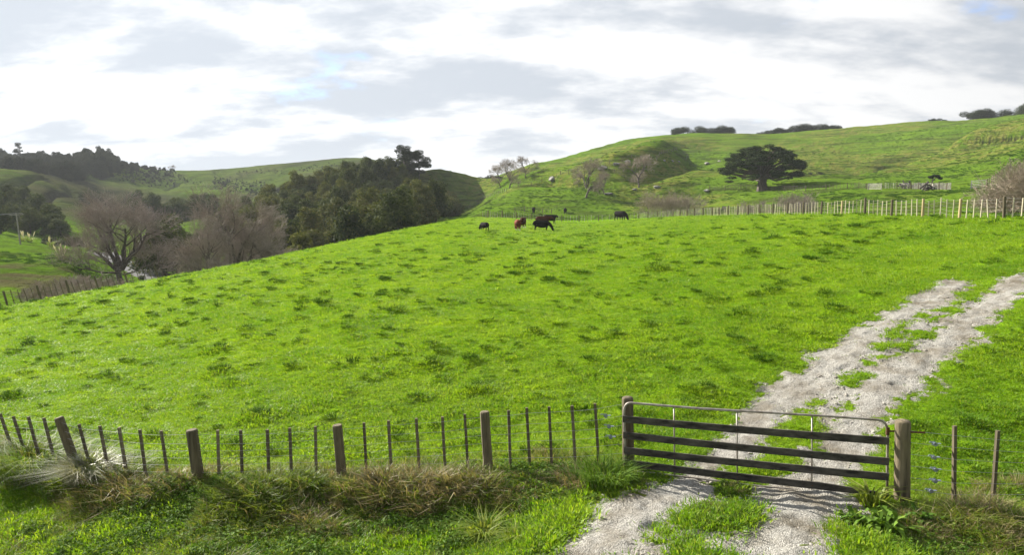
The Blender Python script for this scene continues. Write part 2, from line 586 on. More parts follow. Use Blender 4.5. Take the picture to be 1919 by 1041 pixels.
def simple_mat(name, c1, c2, scale=6.0, rough=0.8, bump=0.0, bscale=None, stretch=(1, 1, 1), metallic=0.0, spec=0.3, obj_random=0.0, detail=5):
    m, t, out = new_mat(name)
    tcn = t.add('ShaderNodeTexCoord')
    vec = t.mapping(tcn.outputs['Object'], stretch)
    n = t.noise(vec, scale, detail, 0.6)
    col = t.mix(t.rng(n, 0.33, 0.67), c1, c2)
    if obj_random:
        oi = t.add('ShaderNodeObjectInfo')
        col = t.mix(t.rng(oi.outputs['Random'], 0, 1, 0, obj_random), col, (c1[0] * .35, c1[1] * .35, c1[2] * .35))
    p = t.add('ShaderNodeBsdfPrincipled')
    t.put(p.inputs['Base Color'], col)
    p.inputs['Roughness'].default_value = rough
    p.inputs['Metallic'].default_value = metallic
    p.inputs['Specular IOR Level'].default_value = spec
    if bump:
        b = t.add('ShaderNodeBump')
        b.inputs['Strength'].default_value = 1.0
        b.inputs['Distance'].default_value = bump
        t.put(b.inputs['Height'], t.noise(vec, bscale or scale * 2, 5, 0.6))
        t.l.new(b.outputs[0], p.inputs['Normal'])
    t.l.new(p.outputs[0], out.inputs[0])
    return m


def leaf_mat(name, c1, c2, c3=None, trans=0.3, scale=0.6, rough=0.55, spec=0.25, world_noise=False):
    """foliage: colour varies by place and by plant, part of the light goes through the leaf"""
    m, t, out = new_mat(name)
    tcn = t.add('ShaderNodeTexCoord')
    oi = t.add('ShaderNodeObjectInfo')
    n = t.noise(t.add('ShaderNodeNewGeometry').outputs['Position'] if world_noise else tcn.outputs['Object'], scale, 4, 0.65)
    f = t.math('ADD', t.rng(n, 0.3, 0.7, -0.15, 0.75), t.rng(oi.outputs['Random'], 0, 1, -0.4, 0.5), True)
    col = t.mix(f, c1, c2)
    if c3 is not None:
        g = t.add('ShaderNodeNewGeometry')
        col = t.mix(t.rng(g.outputs['Random Per Island'], 0.72, 1.0, 0, 0.8), col, c3)
    p = t.add('ShaderNodeBsdfPrincipled')
    t.put(p.inputs['Base Color'], col)
    p.inputs['Roughness'].default_value = rough
    p.inputs['Specular IOR Level'].default_value = spec
    tr = t.add('ShaderNodeBsdfTranslucent')
    t.put(tr.inputs[0], t.mix(1.0, col, (1.25, 1.2, 0.6), 'MULTIPLY'))
    mx = t.add('ShaderNodeMixShader')
    mx.inputs[0].default_value = trans
    t.l.new(p.outputs[0], mx.inputs[1])
    t.l.new(tr.outputs[0], mx.inputs[2])
    t.l.new(mx.outputs[0], out.inputs[0])
    return m


LUSH1 = (0.095, 0.195, 0.007)
LUSH2 = (0.155, 0.270, 0.012)
DRY = (0.22, 0.22, 0.055)


def ground_mat(name, c1, c2, cd, hill=False):
    m, t, out = new_mat(name)
    g = t.add('ShaderNodeNewGeometry')
    pos = g.outputs['Position']
    dry = t.add('ShaderNodeAttribute', attribute_name='dry')
    bare = t.add('ShaderNodeAttribute', attribute_name='bare')
    n1 = t.noise(pos, 0.5 if not hill else 0.08, 5, 0.6)
    n2 = t.noise(pos, 9.0 if not hill else 0.9, 5, 0.65)
    f = t.math('ADD', t.math('MULTIPLY', n1, 0.5), t.math('MULTIPLY', n2, 0.5))
    col = t.mix(t.rng(f, 0.36, 0.64), c1, c2)
    fd = t.math('MULTIPLY', dry.outputs['Fac'], t.rng(t.noise(pos, 1.7 if not hill else 0.35, 4, 0.6), 0.35, 0.6), True)
    col = t.mix(fd, col, cd)
    if hill:
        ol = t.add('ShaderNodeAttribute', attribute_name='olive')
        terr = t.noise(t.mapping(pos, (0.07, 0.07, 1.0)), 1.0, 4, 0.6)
        col = t.mix(t.rng(terr, 0.50, 0.62, 0, 0.75), col, (0.050, 0.070, 0.016))  # darker contour bands: terracette shadows painted into the pasture colour
        col = t.mix(t.rng(t.noise(pos, 0.9, 3, 0.6), 0.55, 0.70, 0, 0.6), col, (0.045, 0.075, 0.012))
        col = t.mix(ol.outputs['Fac'], col, t.mix(t.rng(t.noise(pos, 0.04, 5, 0.6), 0.4, 0.6), (0.026, 0.030, 0.016), (0.066, 0.068, 0.031)))  # olive pasture tone, dark enough to carry the left hills' shade
    col = t.mix(bare.outputs['Fac'], col, (0.085, 0.068, 0.042) if hill else (0.13, 0.105, 0.07))
    p = t.add('ShaderNodeBsdfPrincipled')
    t.put(p.inputs['Base Color'], col)
    p.inputs['Roughness'].default_value = 1.0
    p.inputs['Specular IOR Level'].default_value = 0.0
    b = t.add('ShaderNodeBump')
    if hill:
        # sheep tracks follow the contours
        vec = t.mapping(pos, (0.10, 0.10, 1.15))
        hgt = t.math('ADD', t.math('MULTIPLY', t.noise(vec, 1.0, 4, 0.6), 1.0), t.math('MULTIPLY', t.noise(pos, 0.8, 5, 0.7), 0.5))
        b.inputs['Distance'].default_value = 3.2
    else:
        hgt = t.math('ADD', t.noise(pos, 14.0, 6, 0.7), t.math('MULTIPLY', t.noise(pos, 2.2, 4, 0.6), 2.5))
        b.inputs['Distance'].default_value = 0.10
    t.put(b.inputs['Height'], hgt)
    t.l.new(b.outputs[0], p.inputs['Normal'])
    t.l.new(p.outputs[0], out.inputs[0])
    return m


M_PADDOCK = ground_mat("paddock_turf", LUSH1, LUSH2, DRY)
M_VERGE = ground_mat("verge_turf", (0.075, 0.155, 0.010), (0.14, 0.22, 0.02), (0.20, 0.17, 0.06))
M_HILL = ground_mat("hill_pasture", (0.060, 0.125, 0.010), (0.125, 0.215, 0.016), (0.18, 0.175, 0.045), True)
M_GRASS = leaf_mat("grass_blades", (0.098, 0.218, 0.008), (0.240, 0.368, 0.016), (0.30, 0.34, 0.06), 0.45, 0.28, world_noise=True)
M_TUSSOCK = leaf_mat("tussock_blades", (0.032, 0.080, 0.006), (0.066, 0.140, 0.010), None, 0.12, 1.0, 0.9, 0.03)
M_RANK = leaf_mat("rank_grass_blades", (0.075, 0.140, 0.012), (0.190, 0.255, 0.025), (0.28, 0.26, 0.10), 0.45, 0.8, world_noise=True)
M_STRAW = leaf_mat("dead_grass_blades", (0.19, 0.155, 0.085), (0.36, 0.31, 0.18), None, 0.3, 1.0)
M_WEED = leaf_mat("weed_leaves", (0.055, 0.120, 0.014), (0.125, 0.22, 0.025), (0.20, 0.26, 0.05), 0.3, 1.0, 0.75, 0.12)
M_YELLOWGREEN = leaf_mat("yellow_green_blades", (0.13, 0.19, 0.02), (0.22, 0.27, 0.04), (0.32, 0.30, 0.10), 0.4, 1.0)
M_SILVER = leaf_mat("bleached_blades", (0.20, 0.20, 0.14), (0.40, 0.39, 0.30), (0.10, 0.14, 0.03), 0.25, 1.0, 0.35, 0.5)
M_GRAVEL = None
M_BUSH = leaf_mat("bush_leaves", (0.030, 0.050, 0.016), (0.075, 0.098, 0.026), (0.13, 0.135, 0.036), 0.15, 0.35, 0.8, 0.08)
M_BUSHPALE = leaf_mat("pale_bush_leaves", (0.060, 0.078, 0.026), (0.125, 0.138, 0.042), (0.19, 0.17, 0.05), 0.15, 0.35, 0.8, 0.08)
M_PINE = leaf_mat("dark_conifer_needles", (0.016, 0.027, 0.014), (0.036, 0.050, 0.022), (0.055, 0.066, 0.028), 0.08, 0.5, 0.8, 0.06)
M_FAR = leaf_mat("far_forest_leaves", (0.020, 0.030, 0.016), (0.038, 0.048, 0.022), None, 0.1, 0.1, 0.8, 0.06)
M_MACRO = leaf_mat("cypress_foliage", (0.024, 0.043, 0.015), (0.058, 0.084, 0.026), (0.09, 0.11, 0.034), 0.1, 0.5, 0.8, 0.06)
M_BARK = simple_mat("bark", (0.055, 0.045, 0.038), (0.12, 0.10, 0.085), 4, 0.9, 0.03, 9, (1, 1, .3))
M_TWIG = simple_mat("purple_brown_twigs", (0.19, 0.152, 0.135), (0.33, 0.28, 0.245), 0.8, 0.85)
M_TWIGTAN = simple_mat("tan_twigs", (0.20, 0.165, 0.13), (0.33, 0.275, 0.215), 0.8, 0.85)
M_POST = simple_mat("weathered_post_wood", (0.060, 0.050, 0.032), (0.20, 0.165, 0.105), 16, 0.9, 0.014, 40, (1, 1, .10), obj_random=.4)
M_BATTEN = simple_mat("grey_batten_wood", (0.085, 0.070, 0.045), (0.21, 0.175, 0.115), 18, 0.85, 0.006, 30, (1, 1, .1), obj_random=.5)
M_NEWPOST = simple_mat("pale_treated_wood", (0.36, 0.27, 0.13), (0.52, 0.42, 0.24), 9, 0.75, 0.004, 30, (1, 1, .1), obj_random=.35)
M_NEWBATTEN = simple_mat("pale_batten_wood", (0.40, 0.355, 0.26), (0.60, 0.54, 0.41), 9, 0.75, 0.003, 30, (1, 1, .1), obj_random=.3)
M_BOARD = simple_mat("tarred_gate_board", (0.010, 0.009, 0.008), (0.090, 0.082, 0.070), 11, 0.75, 0.006, 22, (.12, 1, 1), detail=8)
M_PIPE = simple_mat("rusty_galvanised_pipe", (0.17, 0.135, 0.11), (0.36, 0.34, 0.31), 9, 0.5, 0.001, 60, metallic=0.35)
M_IRON = simple_mat("rusted_iron", (0.05, 0.025, 0.014), (0.14, 0.065, 0.03), 30, 0.85, 0.002)
M_WIRE = simple_mat("fence_wire", (0.25, 0.25, 0.25), (0.4, 0.4, 0.4), 30, 0.4, metallic=0.8)
M_SPOOL = simple_mat("blue_grey_zinc", (0.10, 0.13, 0.18), (0.32, 0.37, 0.45), 40, 0.35, metallic=0.5)
M_ROCK = simple_mat("limestone", (0.09, 0.088, 0.08), (0.36, 0.35, 0.32), 1.2, 0.9, 0.08, 4, detail=8)
M_PALELOG = simple_mat("silvered_wood", (0.17, 0.16, 0.14), (0.36, 0.34, 0.30), 3, 0.85)
M_DARKLOG = simple_mat("dark_wood", (0.03, 0.026, 0.022), (0.09, 0.08, 0.07), 3, 0.9)
M_ROAD = simple_mat("pale_road_chip", (0.12, 0.12, 0.125), (0.17, 0.17, 0.175), 0.6, 1.0, 0.01, spec=0.0)
M_PLUME = leaf_mat("pampas_plume", (0.66, 0.63, 0.57), (0.82, 0.80, 0.74), None, 0.3, 2.0)
M_COWBLACK = simple_mat("black_hide", (0.008, 0.008, 0.008), (0.017, 0.015, 0.014), 3, 0.8, spec=0.03)
M_COWRED = simple_mat("red_brown_hide", (0.11, 0.028, 0.014), (0.17, 0.045, 0.022), 3, 0.65, spec=0.03)
M_COWBROWN = simple_mat("dark_brown_hide", (0.045, 0.018, 0.011), (0.075, 0.028, 0.016), 3, 0.65, spec=0.03)
M_COWWHITE = simple_mat("white_hide", (0.50, 0.46, 0.40), (0.66, 0.62, 0.56), 3, 0.7, spec=0.03)
M_SHEEP = simple_mat("wool", (0.55, 0.52, 0.45), (0.70, 0.67, 0.60), 6, 0.9)
M_METALGATE = simple_mat("galvanised_gate_pipe", (0.11, 0.112, 0.112), (0.20, 0.205, 0.205), 4, 0.6)

# gravel
m, t, out = new_mat("limestone_gravel")
g = t.add('ShaderNodeNewGeometry')
pos = g.outputs['Position']
vor = t.add('ShaderNodeTexVoronoi')
t.put(vor.inputs['Vector'], pos)
vor.inputs['Scale'].default_value = 60
sepc = t.add('ShaderNodeSeparateColor')
t.l.new(vor.outputs['Color'], sepc.inputs[0])
col = t.mix(sepc.outputs[0], (0.215, 0.208, 0.19), (0.47, 0.458, 0.425))
col = t.mix(t.rng(t.noise(pos, 1.3, 6, 0.65), 0.44, 0.66, 0, 0.8), col, (0.15, 0.125, 0.085))
p = t.add('ShaderNodeBsdfPrincipled')
t.put(p.inputs['Base Color'], col)
p.inputs['Roughness'].default_value = 0.9
p.inputs['Specular IOR Level'].default_value = 0.15
b = t.add('ShaderNodeBump')
b.inputs['Distance'].default_value = 0.032
t.put(b.inputs['Height'], t.math('ADD', t.math('MULTIPLY', vor.outputs['Distance'], -1.0), t.math('MULTIPLY', t.noise(pos, 9, 6, 0.7), 2.2)))
t.l.new(b.outputs[0], p.inputs['Normal'])
t.l.new(p.outputs[0], out.inputs[0])
M_GRAVEL = m
M_STONE = simple_mat("loose_stone", (0.25, 0.23, 0.20), (0.50, 0.47, 0.42), 20, 0.9, obj_random=.5)

# ------------------------------------------------------------------ tussocks: where they stand
TUS = []
TCELL = {}
s_ = RNG.random(9500)
Yc = (9.8 ** 1.05 + s_ * (128 ** 1.05 - 9.8 ** 1.05)) ** (1 / 1.05)
Ucand = RNG.uniform(-120, 2040, 9500)
Xc = (Ucand - 959.5) / 1393.0 * Yc
keep = (Yc > np.interp(Ucand, UF, FENCE_Y) + .9) & (Yc < np.interp(Ucand, UF, CREST_Y) + 1)
keep &= fbm(Xc * .12, Yc * .12, 51) > RNG.uniform(.16, .54, 9500)
keep &= (Yc > 40) | ((track_mask(Xc, Yc) < .2) & (poly_dist(Xc, Yc, RUT_L) > 1.1))
for x, Y in zip(Xc[keep], Yc[keep]):
    gcell = (int(x // 1.9), int(Y // 1.9))
    if any((x - p_) ** 2 + (Y - q_) ** 2 < (.50 + .011 * Y) ** 2 for i_ in (-1, 0, 1) for j_ in (-1, 0, 1) for p_, q_ in TCELL.get((gcell[0] + i_, gcell[1] + j_), ())):
        continue
    TCELL.setdefault(gcell, []).append((x, Y))
    TUS.append((x, Y, random.choice((.09, .11, .13, .15, .19, .25)) * random.uniform(.8, 1.2) * (1 + min(Y, 80) / 90)))
TUS = np.array(TUS)
for x, Y, r in TUS:
    if Y > 70:
        continue
    U = 959.5 + 1393 * x / Y
    dc = int(3.0 * r / Y * 1393 / 3) + 2
    c0 = int(np.searchsorted(UC, U))
    r0, r1 = np.searchsorted(YR, Y - 2.6 * r), np.searchsorted(YR, Y + 2.6 * r) + 1
    s_ = (slice(max(c0 - dc, 0), c0 + dc), slice(r0, r1))
    Z[s_] += 0.42 * r * np.exp(-((GX[s_] - x) ** 2 / (1.3 * r) ** 2 + (GY[s_] - Y) ** 2 / r ** 2))

# ------------------------------------------------------------------ ground sheets
nC, nR = Z.shape
idx = np.arange(nC * nR).reshape(nC, nR)
quads = np.stack([idx[:-1, :-1], idx[1:, :-1], idx[1:, 1:], idx[:-1, 1:]], -1)
ymid = 0.25 * (GY[:-1, :-1] + GY[1:, :-1] + GY[1:, 1:] + GY[:-1, 1:])
fq = 0.5 * (fY[:-1] + fY[1:])
cq = 0.5 * (cY[:-1] + cY[1:])
ALLV = np.stack([GX, GY, Z], -1).reshape(-1, 3)
hillb = cq * 1.06 + 3
# dryness: bank by the fence, edges of the track, patches on the hills
dry = np.zeros_like(Z)
dry += 0.9 * np.exp(-((GY - fY + 0.2) / 1.1) ** 2) * (1 - smooth(1150, 1250, GU) * (1 - smooth(1650, 1700, GU)))
dry += 0.30 * smooth(9, 11, GY) * (1 - smooth(16, 24, GY)) * (1 - smooth(1000, 1300, GU))
dry += smooth(cY * 1.05, cY * 1.3, GY) * (0.05 + 0.75 * smooth(.45, .65, fbm(GX * .025, GY * .025, 61))) * smooth(300, 900, GU)
olive = smooth(225, 290, GY) * (1 - smooth(760, 930, GU)) * (.55 + .45 * smooth(.35, .6, fbm(GX * .012, GY * .012, 66)))  # far left hills: olive pasture, with their shade painted into the colour
olive *= 1 - .8 * np.exp(-((GU - 395) / 45) ** 2 - ((GY - 450) / 45) ** 2)  # sunlit patch painted in by easing off the dark tone
bare = np.zeros_like(Z)
bare[sel] = np.clip(track_mask(GX[sel], GY[sel]) * 1.2 - .1, 0, .8)
# brown scrubby slope below the terrace at far left
bare += 0.75 * smooth(66, 78, GY) * (1 - smooth(100, 112, GY)) * (1 - smooth(230, 330, GU)) * smooth(.40, .56, fbm(GX * .16, GY * .16, 63))


def sheet(name, m, maskq, attr=True):
    q = quads[maskq]
    used, inv = np.unique(q.ravel(), return_inverse=True)
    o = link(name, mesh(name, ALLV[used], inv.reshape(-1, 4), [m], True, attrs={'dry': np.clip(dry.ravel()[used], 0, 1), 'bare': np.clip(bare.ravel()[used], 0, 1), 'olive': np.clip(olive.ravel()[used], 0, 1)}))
    o['kind'] = 'structure'
    return o


sheet("verge_ground", M_VERGE, ymid < fq)
sheet("paddock_ground", M_PADDOCK, (ymid >= fq) & (ymid < hillb))
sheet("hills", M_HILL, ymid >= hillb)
xx = np.linspace(-80, 80, 60)
yy = np.linspace(-60, 2.6, 30)
bx, by = np.meshgrid(xx, yy, indexing='ij')
bz = -0.75 + .1 * fbm(bx * .4, by * .4, 3)
ii = np.arange(bx.size).reshape(bx.shape)
o = link("roadside_ground", mesh("roadside_ground", np.stack([bx, by, bz], -1).reshape(-1, 3),
         np.stack([ii[:-1, :-1], ii[1:, :-1], ii[1:, 1:], ii[:-1, 1:]], -1).reshape(-1, 4), [M_VERGE], True))
o['kind'] = 'structure'

# gravel track: a fine sheet that dips under the turf where the gravel thins out
xs = np.arange(-1.2, 19.0, 0.045)
ys = np.arange(6.5, 27.0, 0.045)
tx, ty = np.meshgrid(xs, ys, indexing='ij')
tm = track_mask(tx, ty)
rough_ = fbm(tx * 7, ty * 7, 71, 4) - .5
tz = gz(tx, ty) + 0.075 * (tm - .42) + .06 * rough_ * np.clip(tm * 1.5, 0, 1)
tz = np.minimum(tz, gz(tx, ty) + .05)
ii = np.arange(tx.size).reshape(tx.shape)
tq = np.stack([ii[:-1, :-1], ii[1:, :-1], ii[1:, 1:], ii[:-1, 1:]], -1)
keep = np.maximum.reduce([tm[:-1, :-1], tm[1:, :-1], tm[1:, 1:], tm[:-1, 1:]]) > .12
tq = tq[keep]
used, inv = np.unique(tq.ravel(), return_inverse=True)
TV = np.stack([tx, ty, tz], -1).reshape(-1, 3)[used]
o = link("gravel_track", mesh("gravel_track", TV, inv.reshape(-1, 4), [M_GRAVEL], True))
o['kind'] = 'structure'


# ------------------------------------------------------------------ scattering
PROTO = bpy.data.collections.new("scatter_prototypes")


def proto_collection(name, meshes):
    c = bpy.data.collections.new(name)
    for k, me in enumerate(meshes):
        o = bpy.data.objects.new("%s_%02d" % (name, k), me)
        c.objects.link(o)
    return c


def scatter(name, pts, rots, scl, idxs, coll):
    me = bpy.data.meshes.new(name)
    n = len(pts)
    me.vertices.add(n)
    me.vertices.foreach_set('co', np.asarray(pts, np.float32).ravel())
    a = me.attributes.new('rot', 'FLOAT_VECTOR', 'POINT')
    a.data.foreach_set('vector', np.asarray(rots, np.float32).ravel())
    a = me.attributes.new('scl', 'FLOAT', 'POINT')
    a.data.foreach_set('value', np.asarray(scl, np.float32))
    a = me.attributes.new('pick', 'INT', 'POINT')
    a.data.foreach_set('value', np.asarray(idxs, np.int32))
    o = link(name, me)
    ng = bpy.data.node_groups.new(name + "_scatter", 'GeometryNodeTree')
    ng.interface.new_socket('Geometry', in_out='INPUT', socket_type='NodeSocketGeometry')
    ng.interface.new_socket('Geometry', in_out='OUTPUT', socket_type='NodeSocketGeometry')
    gi = ng.nodes.new('NodeGroupInput')
    go = ng.nodes.new('NodeGroupOutput')
    ci = ng.nodes.new('GeometryNodeCollectionInfo')
    ci.inputs['Collection'].default_value = coll
    ci.inputs['Separate Children'].default_value = True
    ci.inputs['Reset Children'].default_value = True
    ip = ng.nodes.new('GeometryNodeInstanceOnPoints')
    ip.inputs['Pick Instance'].default_value = True

    def attr(nm, ty):
        q = ng.nodes.new('GeometryNodeInputNamedAttribute')
        q.data_type = ty
        q.inputs['Name'].default_value = nm
        return next(s for s in q.outputs if s.enabled and s.name == 'Attribute')
    ng.links.new(gi.outputs[0], ip.inputs['Points'])
    ng.links.new(ci.outputs[0], ip.inputs['Instance'])
    ng.links.new(attr('pick', 'INT'), ip.inputs['Instance Index'])
    ng.links.new(attr('rot', 'FLOAT_VECTOR'), ip.inputs['Rotation'])
    ng.links.new(attr('scl', 'FLOAT'), ip.inputs['Scale'])
    ng.links.new(ip.outputs[0], go.inputs[0])
    md = o.modifiers.new("scatter", 'NODES')
    md.node_group = ng
    o['kind'] = 'stuff'
    return o


def blades(n, rad, h0, h1, width, lean, curl=0.5, seed=0):
    """n bent grass blades in one tuft: returns V, tris, quads"""
    r = np.random.default_rng(seed)
    ang = r.random(n) * 2 * math.pi
    rr = rad * np.sqrt(r.random(n))
    base = np.stack([rr * np.cos(ang), rr * np.sin(ang), np.full(n, -0.02)], 1)
    h = h0 + (h1 - h0) * r.random(n)
    da = ang + r.normal(0, .7, n)
    ln = lean * (0.3 + r.random(n))
    d = np.stack([np.cos(da), np.sin(da), np.zeros(n)], 1)
    mid = base + d * (ln * h * .35)[:, None] + np.array([0, 0, 1.0]) * (h * .62)[:, None]
    tip = base + d * (ln * h * (0.8 + curl))[:, None] + np.array([0, 0, 1.0]) * (h * (1 - .25 * curl * ln))[:, None]
    pa = r.random(n) * math.pi
    side = np.stack([np.cos(pa), np.sin(pa), np.zeros(n)], 1) * (width * (.6 + .8 * r.random(n)))[:, None]
    V = np.stack([base - side * .8, base + side * .8, mid - side, mid + side, tip], 1).reshape(-1, 3)
    k = np.arange(n)[:, None] * 5
    Q = k + np.array([0, 1, 3, 2])
    T = k + np.array([2, 3, 4])
    return V, Q, T


def tuft_mesh(name, m, *a, **k):
    V, Q, T = blades(*a, **k)
    return mesh(name, V, [Q, T], [m])


C_TURF = proto_collection("turf_tuft", [tuft_mesh("turf_tuft", M_GRASS, 40, .15, .016, .048, .0042, 1.0, seed=i) for i in range(5)])
C_TUS = proto_collection("tussock_tuft", [tuft_mesh("tussock_tuft", M_TUSSOCK, 170, .27, .05, .17, .005, 1.0, seed=20 + i) for i in range(4)])
C_RANK = proto_collection("rank_tuft", [tuft_mesh("rank_tuft", M_RANK, 34, .11, .08, .24, .006, 1.0, seed=40 + i) for i in range(4)] +
                          [tuft_mesh("straw_tuft", M_STRAW, 24, .10, .12, .34, .004, 1.1, seed=50 + i) for i in range(3)])


def weed_mesh(seed, n=90, rad=.16, size=.020, h=.14):
    r = np.random.default_rng(seed)
    ang = r.random(n) * 2 * math.pi
    rr = rad * np.sqrt(r.random(n))
    c = np.stack([rr * np.cos(ang), rr * np.sin(ang), h * r.random(n) * (1 - (rr / rad) ** 2 * .7)], 1)
    nrm = np.stack([np.cos(ang) * .7, np.sin(ang) * .7, np.ones(n)], 1) + r.normal(0, .45, (n, 3))
    nrm /= np.linalg.norm(nrm, axis=1)[:, None]
    a = np.cross(nrm, r.normal(0, 1, (n, 3)))
    a /= np.linalg.norm(a, axis=1)[:, None]
    b_ = np.cross(nrm, a)
    L = size * (.6 + .9 * r.random(n))[:, None]
    V = np.stack([c - a * L, c + b_ * L * .5 + nrm * L * .15, c + a * L, c - b_ * L * .5 + nrm * L * .15], 1).reshape(-1, 3)
    return mesh("weed_patch", V, np.arange(n * 4).reshape(-1, 4), [M_WEED])


C_WEED = proto_collection("weed_patch", [weed_mesh(70 + i) for i in range(4)])


def place(pts_xy, tilt=.12, zoff=0.0):
    x, y = pts_xy[:, 0], pts_xy[:, 1]
    z = gz(x, y) + zoff
    n = len(x)
    rots = np.stack([RNG.normal(0, tilt, n), RNG.normal(0, tilt, n), RNG.random(n) * 6.283], 1)
    return np.stack([x, y, z], 1), rots


def fan_points(n, y0, y1, power, u0=-90, u1=2010):
    """random ground points in the fan of view; density falls with distance ** -power"""
    s = RNG.random(n)
    e = 2.0 - power
    Y = (y0 ** e + s * (y1 ** e - y0 ** e)) ** (1 / e)
    U = u0 + (u1 - u0) * RNG.random(n)
    return np.stack([(U - 959.5) / 1393.0 * Y, Y], 1), U


# paddock turf
pts, U = fan_points(240000, 9.5, 128, 1.6)
fy = np.interp(U, UF, FENCE_Y)
cy_ = np.interp(U, UF, CREST_Y)
tmv = track_mask(pts[:, 0], pts[:, 1])
ok = (pts[:, 1] > fy - .1) & (pts[:, 1] < cy_ + 1) & (tmv < .30 + .25 * RNG.random(len(U)) + .6 * (RNG.random(len(U)) < .06))
pts, tmv = pts[ok], tmv[ok]
pos3, rots = place(pts)
sc_ = (.75 + .7 * RNG.random(len(pts))) * np.clip((pts[:, 1] / 13) ** .55, .9, 2.8) * (.45 + 1.1 * fbm(pts[:, 0] * 1.1, pts[:, 1] * 1.1, 81, 3)) * (1 - .45 * np.clip(tmv * 2, 0, 1))
scatter("pasture_grass", pos3, rots, sc_, RNG.integers(0, 5, len(pts)), C_TURF)

# tussock blades on the bumps
rep = []
for x, Y, r in TUS:
    for k in range(3 if Y < 60 else 2):
        rep.append((x + random.gauss(0, .5) * r * 1.2, Y + random.gauss(0, .4) * r, r * (1 if Y > 30 else .85)))
rep = np.array(rep)
pos3, rots = place(rep[:, :2], .15, -.01)
scatter("tussock_grass", pos3, rots, rep[:, 2] / .30 * (.55 + .5 * RNG.random(len(rep))), RNG.integers(0, 4, len(rep)), C_TUS)

# rank growth on the verge
pts, U = fan_points(46000, 7.6, 16.5, 1.0)
fy = np.interp(U, UF, FENCE_Y)
dd = fy - pts[:, 1]
tmv = track_mask(pts[:, 0], pts[:, 1])
band = np.exp(-((dd - .75) / .6) ** 2)
ok = (dd > -.75) & (tmv < .30 + .2 * RNG.random(len(U))) & ((dd > 0) | (RNG.random(len(U)) < .35))
gate_gap = (U > 1185) & (U < 1680) & (dd < .9) & (dd > -.75) & (tmv > .1)
ok &= ~gate_gap
ok &= (dd < 1.7) | (RNG.random(len(U)) < .35)
pts, band, U = pts[ok], band[ok], U[ok]
pos3, rots = place(pts, .2)
strawness = .03 + .28 * band * smooth(.46, .62, fbm(pts[:, 0] * .9, pts[:, 1] * .9, 91)) + .3 * smooth(.5, .62, fbm(pts[:, 0] * .7, pts[:, 1] * .7, 92))
is_straw = RNG.random(len(pts)) < strawness
pk = np.where(is_straw, RNG.integers(4, 7, len(pts)), RNG.integers(0, 4, len(pts)))
strip = .35 + .65 * smooth(.8, 2.3, np.minimum(poly_dist(pts[:, 0], pts[:, 1], RUT_L), poly_dist(pts[:, 0], pts[:, 1], RUT_R)))
lefty = 1 - smooth(1000, 1170, U)
sc_ = (.34 + .32 * RNG.random(len(pts))) * (1 + (.75 + .35 * lefty) * band) * np.clip(2.6 * fbm(pts[:, 0] * 1.1, pts[:, 1] * 1.1, 93, 3) - .35, .35, 1.25)
scatter("verge_grass", pos3, rots, sc_ * strip, pk, C_RANK)

pts, U = fan_points(15000, 7.6, 15.5, 1.0)
fy = np.interp(U, UF, FENCE_Y)
dd = fy - pts[:, 1]
tmv = track_mask(pts[:, 0], pts[:, 1])
ok = (dd > -.1) & (tmv < .3) & (fbm(pts[:, 0] * .75, pts[:, 1] * .75, 95) + .14 * np.exp(-((dd - .9) / .6) ** 2) > .54)
pts = pts[ok]
pos3, rots = place(pts, .25)
strip = .4 + .6 * smooth(.8, 2.3, np.minimum(poly_dist(pts[:, 0], pts[:, 1], RUT_L), poly_dist(pts[:, 0], pts[:, 1], RUT_R)))
scatter("verge_weeds", pos3, rots, strip * (.6 + .9 * RNG.random(len(pts))), RNG.integers(0, 4, len(pts)), C_WEED)


pts, U = fan_points(60000, 7.6, 15.5, 1.0)
fy = np.interp(U, UF, FENCE_Y)
dd = fy - pts[:, 1]
tmv = track_mask(pts[:, 0], pts[:, 1])
ok = (dd > .2) & (tmv < .25 + .25 * RNG.random(len(U))) & (RNG.random(len(U)) < .25 + smooth(.8, 1.7, dd))
pts = pts[ok]
pos3, rots = place(pts, .2)
scatter("verge_short_grass", pos3, rots, (.9 + 1.1 * RNG.random(len(pts))) * (.4 + 1.2 * fbm(pts[:, 0] * 1.6, pts[:, 1] * 1.6, 97, 3)), RNG.integers(0, 5, len(pts)), C_TURF)

# loose stones on the track
def stone_mesh(seed, size=1.0, name="stone", m=None, sub=1):
    import bmesh
    bm = bmesh.new()
    bmesh.ops.create_icosphere(bm, subdivisions=sub, radius=size)
    r = random.Random(seed)
    sx, sy, sz = r.uniform(.8, 1.3), r.uniform(.7, 1.1), r.uniform(.5, .8)
    for v in bm.verts:
        k = 1 + r.uniform(-.22, .22)
        v.co = Vector((v.co.x * sx * k, v.co.y * sy * k, v.co.z * sz * k))
    me = bpy.data.meshes.new(name)
    bm.to_mesh(me)
    bm.free()
    me.materials.append(m or M_STONE)
    return me


C_STONE = proto_collection("loose_stone", [stone_mesh(i) for i in range(5)])
n = 60000
sx = RNG.uniform(-1.2, 17, n)
sy = 7.5 + 17 * RNG.random(n) ** 1.3
tmv = track_mask(sx, sy)
ok = (tmv > .35 + .35 * RNG.random(n))
spx = np.stack([sx[ok], sy[ok]], 1)
pos3, rots = place(spx, .5, .018)
scatter("loose_gravel", pos3, rots, .006 + .034 * RNG.random(len(spx)) ** 5, RNG.integers(0, 5, len(spx)), C_STONE)


# ------------------------------------------------------------------ fences
def post_mesh(mb, base, top, r, k=10, chamfer=.02):
    base, top = Vector(base), Vector(top)
    d = (top - base).normalized()
    n = 5
    pts = [base.lerp(top - d * chamfer, i / n) for i in range(n + 1)] + [top]
    rad = [r * (1.05 - .07 * i / n) * random.uniform(.98, 1.02) for i in range(n + 1)] + [r * .86]
    mb.tube(pts, rad, k)


